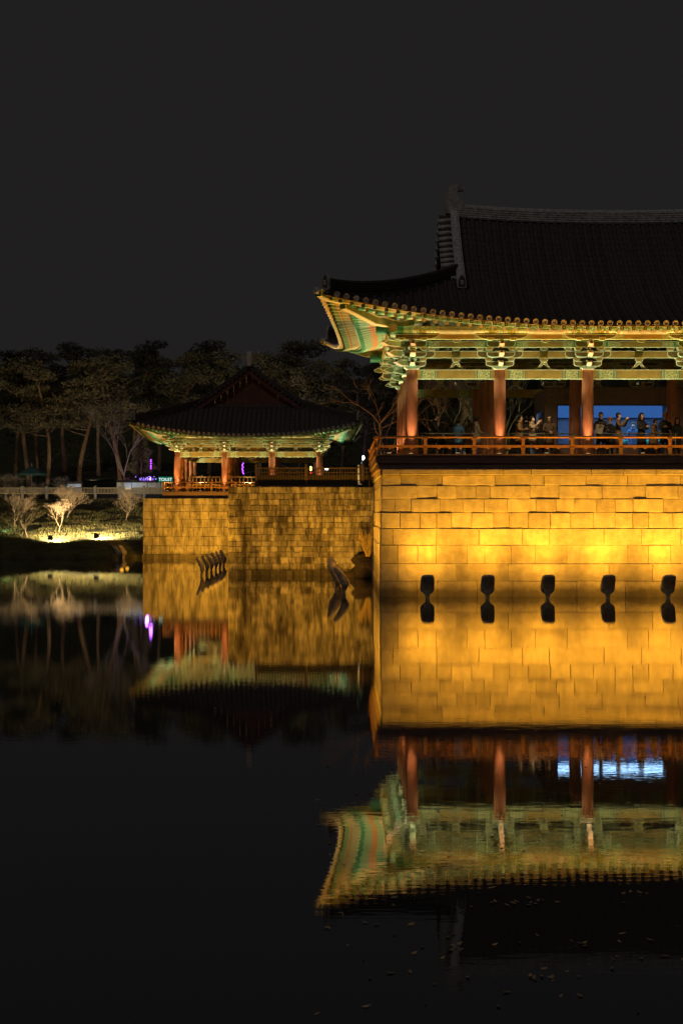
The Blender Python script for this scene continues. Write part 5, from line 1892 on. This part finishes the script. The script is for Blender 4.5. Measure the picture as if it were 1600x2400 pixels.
B1 = bush(5, 1.6, 1.3, 120, M_GREYTWIG, 0.018); B2 = bush(6, 1.8, 1.2, 110, M_GREYTWIG, 0.018)
for (px, Y, me, sc_, lb) in ((25, 139, B2, 1.15, 'grey leafless bush behind the fence at the left edge'), (88, 138.5, B1, 0.95, 'low grey leafless bush in front of the teal parasol'), (146, 139.5, B2, 1.0, 'round grey leafless bush right of the teal parasol')):
    x = (px - 800) * Y / F
    o = bpy.data.objects.new('bush', me); COL.objects.link(o); o.location = (x, Y, gz(x, Y)); o.scale = (sc_,) * 3
    tag(o, lb, 'bush', 'leafless bushes behind the fence')
BT = [bare_tree(31, 5.5, 0.55, 6, 0.11, M_GREYTWIG, 0.28), bare_tree(47, 4.6, 0.85, 4, 0.10, M_TWIG, 0.35, wob=0.22), bare_tree(52, 5.0, 0.5, 6, 0.13, M_TWIG, 0.3)]
for (px, Y, k, sc_, sp, lb) in ((300, 142, 0, 1.15, 0.5, 'pale leafless tree left of the purple lights'), (920, 83.5, 1, 0.92, 1.4, 'crooked leafless tree beside the left flank of the big pavilion'),
                               (1086, 84, 0, 0.92, 2.2, 'leafless tree seen through the leftmost bay of the big pavilion'), (1190, 84, 2, 0.95, 3.0, 'leafless tree with a green lit trunk seen behind the second front column'),
                               (1010, 86, 2, 0.8, 0.3, 'leafless tree at the left of the leftmost bay')):
    x = (px - 800) * Y / F
    o = bpy.data.objects.new('bare_tree', BT[k]); COL.objects.link(o); o.location = (x, Y, gz(x, Y)); o.rotation_euler = (0, 0, sp); o.scale = (sc_,) * 3
    tag(o, lb, 'tree')
# dark conifer carrying the purple lights
def cone_tree(seed, Ht, w):
    rn = random.Random(seed); cr = MB(); vs, fs = [], []
    for i in range(3200):
        t = rn.random() ** 0.8
        z = 0.4 + (Ht - 0.4) * t
        rmax = w * (1 - t) ** 0.85 * (0.75 + 0.25 * math.sin(z * 5))
        an = rn.uniform(0, 6.28); rr_ = rmax * math.sqrt(rn.uniform(0.1, 1))
        p = Vector((rr_ * math.cos(an), rr_ * math.sin(an), z - 0.25 * rr_))
        d = Vector((math.cos(an), math.sin(an), -0.25 + rn.gauss(0, .3))).normalized()
        w_ = d.orthogonal().normalized(); w_ = Matrix.Rotation(rn.uniform(0, 6.28), 3, d) @ w_
        l, h = rn.uniform(.2, .45), rn.uniform(.03, .08); b = len(vs)
        vs += [p - w_ * h, p + w_ * h, p + d * l]; fs.append((b, b + 1, b + 2))
    cr.add(vs, fs, M_NEEDLE)
    tr = MB(); tr.tube([(0, 0, -0.3), (0, 0, Ht * 0.95)], [0.16, 0.02], M_BARK, 8)
    return tr.mesh('trunk'), cr.mesh('crown')
CT = cone_tree(9, 5.6, 2.1)
x = (332 - 800) * 143 / F
o = empty('conifer', (x, 143, gz(x, 143)), 0, 'dark conifer hung with purple lights left of the gabled pavilion', 'tree')
inst('trunk', CT[0], o); inst('crown', CT[1], o)
PB = emat('purple_bulb', (0.36, 0.05, 1.0), 5.0)
PB2 = emat('violet_bulb', (0.30, 0.20, 1.0), 5.0)
WHITEB = emat('white_bulb', (0.9, 0.85, 1.0), 9.0)
def bulbs(nm, pts, rad, m, label, lightpow=0, lcol=(0.45, 0.12, 1.0), lpos=None):
    o = empty(nm, pts[0], 0, label, 'string lights')
    p0 = Vector(pts[0])
    bmh = MB(); ell(bmh, (0, 0, 0), (rad, rad, rad), m, 8, 5)
    me = bmh.mesh('bulb')
    for p in pts[:250]:
        inst('bulb', me, o, Vector(p) - p0)
    cab = MB(); cab.tube([Vector(p) - p0 + Vector((0, 0, rad)) for p in sorted(pts, key=lambda q: q[2])], 0.006, M_METAL, 3, caps=False); cab.build('cable', o)
    if lightpow:
        point('lamp', lpos or pts[len(pts) // 2], lightpow, lcol, 0.15, o)
    return o
bulbs('string_lights', [tuple(wpos(354, y_, 140.6)) for y_ in (1078, 1081, 1086, 1091, 1094, 1098)], 0.055, PB, 'vertical string of purple bulbs on the dark conifer', 25)
rn = random.Random(77)
pts = [tuple(wpos(rn.gauss(345, 11), min(1137, max(1117, rn.gauss(1128, 5))), 140 + rn.uniform(-.8, .8))) for _ in range(120)]
bulbs('string_lights', pts, 0.028, PB2, 'cluster of violet lights above the white garden wall', 110, lpos=tuple(wpos(345, 1122, 139.2)))
bulbs('string_lights', [tuple(wpos(353, y_, 139.4)) for y_ in (1121, 1124, 1127, 1130, 1133)], 0.06, emat('bright_violet', (0.55, 0.2, 1.0), 7), 'bright short violet light column in the violet cluster', 0)
bulbs('string_lights', [tuple(wpos(569 + rn.uniform(-2, 2), y_, 132)) for y_ in range(1086, 1112, 3)], 0.05, PB, 'vertical purple string lights seen through the gabled pavilion', 30)

# fallen light on the tree belt: uplights at trunks, plus four added hillside fills
M_LAMPW = emat('lamp_white', (1.0, 0.9, 0.7), 25.0)
for i, (px, Y, tpx, pw, col) in enumerate(((96, 140, 112, 420, (1, 0.72, 0.38)), (200, 141, 192, 300, (1, 0.70, 0.42)), (285, 141.5, 266, 420, (1, 0.48, 0.25)), (60, 147, 60, 420, (1, 0.80, 0.5)), (330, 150, 350, 480, (1.0, 0.85, 0.5)),
                                   (640, 137, 650, 520, (1, 0.72, 0.5)), (735, 136, 720, 620, (0.85, 0.6, 1.0)), (850, 132, 830, 520, (0.72, 0.5, 1.0)), (500, 145, 505, 600, (0.9, 0.9, 0.55)), (1180, 81.8, 1190, 190, (0.85, 1.0, 0.35)), (1070, 82.0, 1085, 60, (1, 0.85, 0.5)), (30, 161, 20, 1500, (1, 0.82, 0.62)), (215, 160, 215, 1500, (1, 0.80, 0.62)), (420, 160, 420, 1300, (1, 0.85, 0.65)), (800, 156, 800, 1300, (0.95, 0.8, 0.8)), (905, 81.6, 915, 50, (1.0, 0.5, 0.35)))):
    x = (px - 800) * Y / F
    z = gz(x, Y)
    tx = (tpx - 800) * (Y + 5) / F
    tgt = (tx, Y + 20, z + 7) if Y > 155 else (tx, Y + 5, z + 6) if Y > 100 else (tx, Y + 2.2, z + 2.6)
    uplight((x, Y, z), tgt, pw * (0.36 if Y > 100 else 1.5), col, 62 if Y > 155 else 105, 'small uplight among the trees, %s of the sixteen, four of them added hillside fill' % ORD[i], 'garden uplights among the trees', 0.9, 'garden_uplight')

# ------------------------------------------------------------------ bank lamps
for (px, py, Y, tx, pw, lb) in ((119, 1268, 112.9, 1.4, 6500, 'square garden floodlight glaring at the foot of the white lit bare tree'), (227, 1262, 113.3, 1.0, 6500, 'square garden floodlight glaring on the right part of the grass bank')):
    x = (px - 800) * Y / F
    z = gz(x, Y)
    o = empty('garden_floodlight', (x, Y, z), 0, lb, 'floodlight', 'garden floodlights on the bank')
    m_ = MB(); m_.box((0, -0.09, 0.36), (0.30, 0.12, 0.34), M_METAL, rot=Matrix.Rotation(R(-12), 3, 'X')); m_.build('housing', o)
    m_ = MB(); m_.box((0, 0.0, 0.37), (0.25, 0.02, 0.28), M_LAMPW, rot=Matrix.Rotation(R(-12), 3, 'X')); m_.build('lens', o)
    m_ = MB(); m_.tube([(-0.17, -0.08, 0.36), (-0.17, -0.08, 0.05), (0.17, -0.08, 0.05), (0.17, -0.08, 0.36)], 0.015, M_METAL, 6); m_.tube([(0, -0.08, 0.06), (0, -0.08, -0.1)], 0.03, M_METAL, 6); m_.build('bracket', o)
    spot('lamp', (x + 0.10, Y + 0.14, z + 0.46), (x + tx, Y + 9, z + 2.0), pw * 1.05, (1.0, 0.78, 0.42), 158, 1.0, 0.1, o)
x = (8 - 800) * 117 / F
uplight((x, 117.0, gz(x, 117)), (x + .6, 119.5, gz(x, 119) + 0.5), 90, (0.15, 1.0, 0.5), 130, 'green garden uplight at the left edge of the bank', None, 0.9, 'garden_uplight')

# grass on the bank
rn = random.Random(5)
gr = MB()
M_GRASS = mat('dry_grass', (0.20, 0.145, 0.07), 0.9, 0.45, 0.9, coords='World', col2=(0.14, 0.14, 0.045))
vs, fs = [], []
for i in range(34000):
    y = 111.3 + 24 * rn.random() ** 1.25
    x = rn.uniform(-30, -13.4)
    if mnoise.noise(Vector((x * 0.6, y * 0.6, 9))) < -0.22: continue
    z = ground_h(x, y) - 0.01
    h = rn.uniform(0.05, 0.16) * (1 + 0.8 * max(0, mnoise.noise(Vector((x * 0.35, y * 0.35, 4)))))
    a = rn.uniform(0, 6.28); w_ = rn.uniform(0.012, 0.03)
    b = len(vs)
    vs += [(x - w_ * math.cos(a), y - w_ * math.sin(a), z), (x + w_ * math.cos(a), y + w_ * math.sin(a), z), (x + rn.gauss(0, .05), y + rn.gauss(0, .05), z + h)]
    fs.append((b, b + 1, b + 2))
gr.add(vs, fs, M_GRASS)
tag(gr.build('bank_grass'), 'dry grass covering the sloping bank', 'grass', kind='stuff')

# ------------------------------------------------------------------ fences
M_SLAT = mat('cream_slat_paint', (0.24, 0.20, 0.15), 0.7, 0.15, 6, rnd=0.12)
M_GPOST = mat('grey_post', (0.16, 0.15, 0.15), 0.7, 0.2, 6)
fx0, FYB = -36.0, 135.0
f = empty('picket_fence', (fx0, FYB, 0), 0, 'long low fence of cream pickets and grey posts along the top of the left bank', 'fence')
pst = MB(); pst.box((0, 0, 0.56), (0.20, 0.16, 1.12), M_GPOST); pst.box((0, 0, 1.14), (0.24, 0.20, 0.06), M_GPOST); PST = pst.mesh('post')
pk = MB(); pk.box((0, 0, 0.70), (0.048, 0.03, 0.46), M_SLAT); PK = pk.mesh('picket')
zf_ = 4.12
step = 2.0
nP = 11
for i in range(nP + 1):
    u = i * step - 1.15 + 0.9
    if fx0 + u > -14.6: break
    inst('post', PST, f, (u, 0, zf_ - 0.05))
    if fx0 + u + step < -14.0:
        for (z, h) in ((0.96, 0.07), (0.50, 0.05)):
            m_ = MB(); m_.box((0, 0, 0), (step - 0.21, 0.06, h), M_SLAT); m_.build('rail', f, (u + step / 2, 0, zf_ + z))
        for k in range(15):
            inst('picket', PK, f, (u + 0.17 + k * (step - 0.34) / 14, -0.003, zf_))
m_ = MB(); m_.box((0, 0, 0), (0.48, 0.02, 0.16), mat('white_notice', (0.75, 0.72, 0.66), 0.6, 0.05)); m_.build('notice', f, (-17.55 - fx0, -0.06, zf_ + 0.92))

# dark metal fence on the terrace
M_DKF = mat('dark_bronze_metal', (0.10, 0.07, 0.045), 0.5, 0.2, 6, metal=0.2)
yF = 80.75
f = empty('metal_fence', (-4.2, yF, th), 0, 'dark metal picket fence on top of the masonry wall', 'fence')
L_ = 6.2
pk = MB(); pk.box((0, 0, 0.46), (0.030, 0.03, 0.84), M_DKF); PK2 = pk.mesh('picket')
for (z, h, d) in ((0.93, 0.06, 0.10), (0.72, 0.03, 0.05), (0.07, 0.04, 0.05)):
    for (a, b) in ((0.05, 4.95), (5.25, L_)):
        m_ = MB(); m_.box((0, 0, 0), (b - a, d, h), M_DKF); m_.build('rail', f, ((a + b) / 2, 0, z))
for k in range(46):
    u = 0.15 + k * 0.132
    if 4.95 < u < 5.25: continue
    inst('picket', PK2, f, (u, 0, 0))
M_NET = mat('dark_net', (0.03, 0.025, 0.02), 0.8, 0.2, 8)
for (a, b) in ((0.06, 2.40), (2.51, 4.93), (4.99, L_ - 0.06)):
    m_ = MB(); m_.box((0, 0, 0), (b - a, 0.012, 0.50), M_NET); m_.build('mesh_panel', f, ((a + b) / 2, 0.035, 0.34))
ps = MB(); ps.box((0, 0, 0.55), (0.10, 0.10, 1.10), M_DKF); ps.tube([(0, 0, 1.10), (0, 0, 1.16)], 0.07, M_DKF, 8); PS2 = ps.mesh('post')
for u in (0, 2.45, 5.22, L_): inst('post', PS2, f, (u, 0, 0))
mp_ = MB(); mp_.tube([(0, 0, 0), (0, 0, 1.05), (0, 0, 1.1)], [0.06, 0.06, 0.045], mat('pale_post', (0.55, 0.62, 0.72), 0.5, 0.1), 12)
for zq in (0.3, 0.62, 0.95): mp_.tube([(0, 0, zq), (0, 0, zq + 0.05)], 0.068, M_METAL, 12)
o = mp_.build('marker_post', None, (0.84, 80.62, th)); tag(o, 'pale blue grey marker post standing at the metal fence', 'post')
uplight((0.90, 80.45, th), (0.84, 80.62, th + 1.2), 0.8, (0.7, 0.85, 1.0), 60, 'tiny white lamp at the foot of the pale marker post', None, name='garden_uplight')

# inner balustrade of the gabled pavilion
yB = 111.35
f = empty('balustrade', (-10.75, yB, FFLOOR), 0, 'pale wooden balustrade between the front columns of the gabled pavilion', 'balustrade')
M_BAL = mat('pale_balustrade', (0.42, 0.27, 0.13), 0.6, 0.15, 6)
bk_ = MB(); bk_.box((0, 0, 0.56), (0.06, 0.05, 1.0), M_BAL); BKM = bk_.mesh('baluster')
for (a, b) in ((0.35, 2.55), (3.25, 5.8), (6.5, 9.0)):
    for z in (1.06, 0.55, 0.08):
        m_ = MB(); m_.box((0, 0, 0), (b - a, 0.07, 0.08), M_BAL); m_.build('rail', f, ((a + b) / 2, 0, z))
    n = int((b - a) / 0.27)
    for k in range(n + 1):
        inst('baluster', BKM, f, (a + 0.05 + (b - a - 0.1) * k / n, 0, 0))

# ------------------------------------------------------------------ small background things
# parasol
x = (75 - 800) * 141 / F
o = empty('parasol', (x, 141, gz(x, 141)), 0, 'teal green parasol behind the fence at the left', 'parasol')
cp = MB(); N = 8; ap = Vector((0, 0, 2.5)); rr_ = 1.3
rim = [Vector((rr_ * math.cos(2 * math.pi * k / N), rr_ * math.sin(2 * math.pi * k / N), 1.86)) for k in range(N)]
midr = [p * 0.5 + Vector((0, 0, 1.28)) for p in rim]
MT = mat('teal_canvas', (0.022, 0.07, 0.075), 0.8, 0.15, 4)
for k in range(N):
    a, b = k, (k + 1) % N
    cp.add([ap, midr[a], midr[b]], [(0, 1, 2)], MT); cp.add([midr[a], rim[a], rim[b], midr[b]], [(0, 1, 2, 3)], MT)
    cp.add([rim[a], rim[b], rim[b] - Vector((0, 0, 0.14)), rim[a] - Vector((0, 0, 0.14))], [(0, 1, 2, 3)], MT)
cp.build('canopy', o)
m_ = MB(); m_.tube([(0, 0, -0.1), (0, 0, 2.75)], 0.035, M_STEEL, 8); m_.build('pole', o)
# garden walls
M_PLASTER = mat('white_plaster', (0.62, 0.66, 0.74), 0.8, 0.12, 3)
def garden_wall(pxa, pxb, Y, ytop, ybot, label):
    a, b = wpos(pxa, ytop, Y), wpos(pxb, ytop, Y)
    zb = wpos(0, ybot, Y).z
    o = empty('garden_wall', (a.x, Y, zb), 0, label, 'wall')
    L = b.x - a.x; h = a.z - zb
    m_ = MB(); m_.box((L / 2, 0, h / 2 - 0.5), (L, 0.20, h + 1.0), M_GPOST); m_.build('dark_base', o)  # dark lower wall put in where the wall foot is lost in darkness
    m_ = MB(); m_.box((L / 2, 0, h / 2), (L - 0.01, 0.22, h), M_PLASTER); m_.build('plaster_wall', o)
    m_ = MB(); m_.prism([(-0.28, 0), (0.28, 0), (0.06, 0.2), (-0.06, 0.2)], 0, L + 0.1, M_TILE, M_TILE); me = m_.mesh('tile_cap'); me.transform(Matrix.Rotation(-math.pi / 2, 4, 'Z')); inst('tile_cap', me, o, (-0.05, 0, h))
    n = max(1, int(L / 1.1))
    pm_ = MB(); pm_.box((0, 0, h / 2), (0.06, 0.26, h - 0.01), M_GPOST); pmm = pm_.mesh('pilaster')
    for k in range(n + 1): inst('pilaster', pmm, o, (L * k / n, 0, 0))
    return o
garden_wall(274, 382, 139.0, 1131, 1143, 'long white plastered garden wall with a dark tile cap under the violet lights')
garden_wall(157, 192, 139.0, 1134, 1142, 'short white plastered garden wall behind the middle of the fence')
uplight((wpos(300, 1142, 138.2).x, 137.9, wpos(0, 1146, 138).z), tuple(wpos(325, 1136, 139)), 20, (0.55, 0.75, 1.0), 140, 'cool white lamp washing the long garden wall', None, 1.0, 'garden_uplight')
uplight((wpos(174, 1142, 138.2).x, 137.9, wpos(0, 1146, 138).z), tuple(wpos(175, 1136, 139)), 9, (0.55, 0.75, 1.0), 140, 'cool white lamp washing the short garden wall', None, 1.0, 'garden_uplight')
# green sign
sg = empty('sign', tuple(wpos(388, 1124, 136.5)), 0, 'green lit sign with white letters beside the gabled pavilion', 'sign')
m_ = MB(); m_.box((0, 0.04, 0), (1.18, 0.06, 0.48), emat('green_sign_face', (0.0, 0.20, 0.11), 0.55)); m_.build('board', sg)
m_ = MB(); m_.tube([(-0.4, 0.08, -0.2), (-0.4, 0.08, -3.0)], 0.04, M_METAL, 6); m_.tube([(0.4, 0.08, -0.2), (0.4, 0.08, -3.0)], 0.04, M_METAL, 6); m_.build('posts', sg)
fc = bpy.data.curves.new('letters', 'FONT'); fc.body = 'TOILET'; fc.size = 0.34; fc.align_x = 'CENTER'; fc.align_y = 'CENTER'; fc.extrude = 0.008
to = bpy.data.objects.new('tmp_text', fc); COL.objects.link(to)
bpy.context.view_layer.update()
tme = bpy.data.meshes.new_from_object(to.evaluated_get(bpy.context.evaluated_depsgraph_get()))
bpy.data.objects.remove(to, do_unlink=True)
tme.materials.clear(); tme.materials.append(emat('sign_letters', (0.8, 1.0, 0.95), 1.3))
o = inst('lettering', tme, sg, (0, -0.0, 0), (R(90), 0, 0))
# lamp post
p = wpos(851, 1073, 98)
o = empty('lamp_post', (p.x, 98, 4.28), 0, 'lamp post with a white glowing head between the two pavilions', 'lamp post')
hz = p.z - 4.28
m_ = MB(); m_.tube([(-0.12, 0, 0), (-0.12, 0, hz - 0.25)], 0.03, M_METAL, 8); m_.build('pole', o)
m_ = MB(); ell(m_, (0, 0, hz), (0.07, 0.07, 0.13), emat('cool_lamp', (0.75, 0.88, 1.0), 12), 10, 8); m_.build('lamp_head', o)
m_ = MB(); m_.tube([(-0.12, 0, hz - 0.25), (-0.05, 0, hz - 0.13)], 0.02, M_METAL, 6); m_.build('arm', o)
point('lamp', (p.x, 97.8, p.z), 60, (0.75, 0.88, 1.0), 0.12, o)
# yellow lantern and stair handrails beyond the terrace
p = wpos(728, 1098, 104)
o = empty('lantern', (p.x, 104, 4.28), 0, 'small yellow lantern with a red base light behind the metal fence', 'lantern')
hz = p.z - 4.28
m_ = MB(); m_.tube([(0, 0, 0), (0, 0, hz - 0.2)], 0.025, M_METAL, 6); m_.build('stem', o)
m_ = MB(); ell(m_, (0, 0, hz), (0.06, 0.06, 0.14), emat('yellow_lantern', (1.0, 0.80, 0.12), 14), 10, 8); m_.build('glass', o)
m_ = MB(); ell(m_, (0, 0, hz - 0.27), (0.05, 0.05, 0.06), emat('red_lantern', (1.0, 0.03, 0.02), 3), 8, 6); m_.build('base_light', o)
p = wpos(765, 1099, 118)
o = empty('lantern', (p.x, 118, 4.2), 0, 'small white lamp right of the yellow lantern behind the metal fence', 'lantern')
m_ = MB(); m_.tube([(0, 0, 0), (0, 0, p.z - 4.2)], 0.025, M_METAL, 6); m_.build('stem', o)
m_ = MB(); ell(m_, (0, 0, p.z - 4.2), (0.14, 0.08, 0.08), emat('white_lantern', (0.95, 0.95, 0.9), 6), 10, 8); m_.build('glass', o)
M_WRAIL = mat('white_handrail', (0.75, 0.78, 0.85), 0.5, 0.05, 5)
for (a, b, lb) in (((658, 1089, 128), (702, 1107, 124), 'white sloping handrail seen through the right bay of the gabled pavilion'), ((573, 1109, 127), (602, 1103, 127), 'white sloping handrail seen through the middle bay of the gabled pavilion')):
    pa, pb = wpos(*a), wpos(*b)
    o = empty('handrail', (pa.x, pa.y, 4.2), 0, lb, 'handrail')
    bs = Vector((pa.x, pa.y, 4.2))
    m_ = MB(); m_.tube([pa - bs, pb - bs], 0.035, M_WRAIL, 8); m_.build('rail', o)
    for t in (0.0, 0.5, 1.0):
        q = pa.lerp(pb, t) - bs
        m_ = MB(); m_.tube([q, (q.x, q.y, -0.1)], 0.025, M_WRAIL, 6); m_.build('post', o)
uplight((wpos(640, 0, 124).x, 123, 4.15), tuple(wpos(668, 1093, 127)), 90, (0.8, 0.9, 1.0), 140, 'cool white lamp near the sloping handrail', None, 1.0, 'garden_uplight')

# ------------------------------------------------------------------ rocky ledge and bush in the corner by the big platform
M_ROCK = mat('ledge_rock', (0.035, 0.027, 0.02), 0.95, 0.4, 3, bump=0.8, bscale=8, coords='World')
def rock(nm, c, r, seed, label, m=M_ROCK, parent=None):
    mb = MB(); seg, rg = 16, 10; vs = []
    for i in range(rg + 1):
        t_h = math.pi * i / rg
        for k in range(seg):
            a = 2 * math.pi * k / seg
            d = Vector((math.sin(t_h) * math.cos(a), math.sin(t_h) * math.sin(a), math.cos(t_h)))
            n_ = 1 + 0.28 * mnoise.noise(d * 1.6 + Vector((seed, 0, 0))) + 0.12 * mnoise.noise(d * 4 + Vector((0, seed, 0)))
            vs.append((d.x * r[0] * n_, d.y * r[1] * n_, d.z * r[2] * n_))
    fs = [(i * seg + k, (i + 1) * seg + k, (i + 1) * seg + (k + 1) % seg, i * seg + (k + 1) % seg) for i in range(rg) for k in range(seg)]
    mb.add(vs, fs, m, False)
    o = mb.build(nm, parent, c)
    if label: tag(o, label, 'rock')
    return o
rock('rock', (1.45, 77.8, 0.05), (1.1, 1.7, 0.92), 2, 'dark rocky ledge between the masonry wall and the big platform')
rock('rock', (0.92, 78.5, 0.80), (0.42, 0.4, 0.30), 5, 'low dark boulder on the rocky ledge below the dry bush')
rock('rock', (0.2, 77.2, -0.15), (0.7, 0.7, 0.45), 9, 'low dark rock at the water edge below the ledge')
o = bpy.data.objects.new('bush', bush(21, 1.0, 0.9, 55, mat('golden_twigs', (0.45, 0.33, 0.14), 0.85, 0.2, 6), 0.009)); COL.objects.link(o)
o.location = (1.25, 77.7, 1.05); o.scale = (0.9, 0.9, 1.3)
tag(o, 'dry golden bush growing on the rocky ledge', 'bush')
# leaves floating on the pond
rn = random.Random(13)
M_LEAF = mat('floating_leaf', (0.62, 0.40, 0.20), 0.7, 0.3, 9)
lv = MB()
clusters = [(1235, 2115, 40, 14), (1490, 2095, 22, 10), (1250, 2295, 25, 8), (880, 2100, 40, 10), (1070, 2225, 10, 6), (1360, 2210, 14, 6), (760, 2175, 12, 4)]
plist = [(rn.uniform(740, 1600), rn.uniform(1710, 2380)) for _ in range(110)]
for (cx_, cy_, s_, n) in clusters: plist += [(rn.gauss(cx_, s_), rn.gauss(cy_, 4)) for _ in range(n)]
for (px, py) in plist:
    Y = CAM_Z * F / (py - 1200); X = (px - 800) * Y / F
    a = rn.uniform(0, 6.28); l = rn.uniform(0.012, 0.04); w_ = l * 0.5
    d = Vector((math.cos(a), math.sin(a), 0)); s_ = Vector((-d.y, d.x, 0)); c = Vector((X, Y, 0.006))
    lv.add([c - d * l, c + s_ * w_ + Vector((0, 0, .004)), c + d * l + Vector((0, 0, .01)), c - s_ * w_], [(0, 1, 2, 3)], M_LEAF)
tag(lv.build('floating_leaves'), 'small leaves floating on the dark pond', 'leaves', kind='stuff')
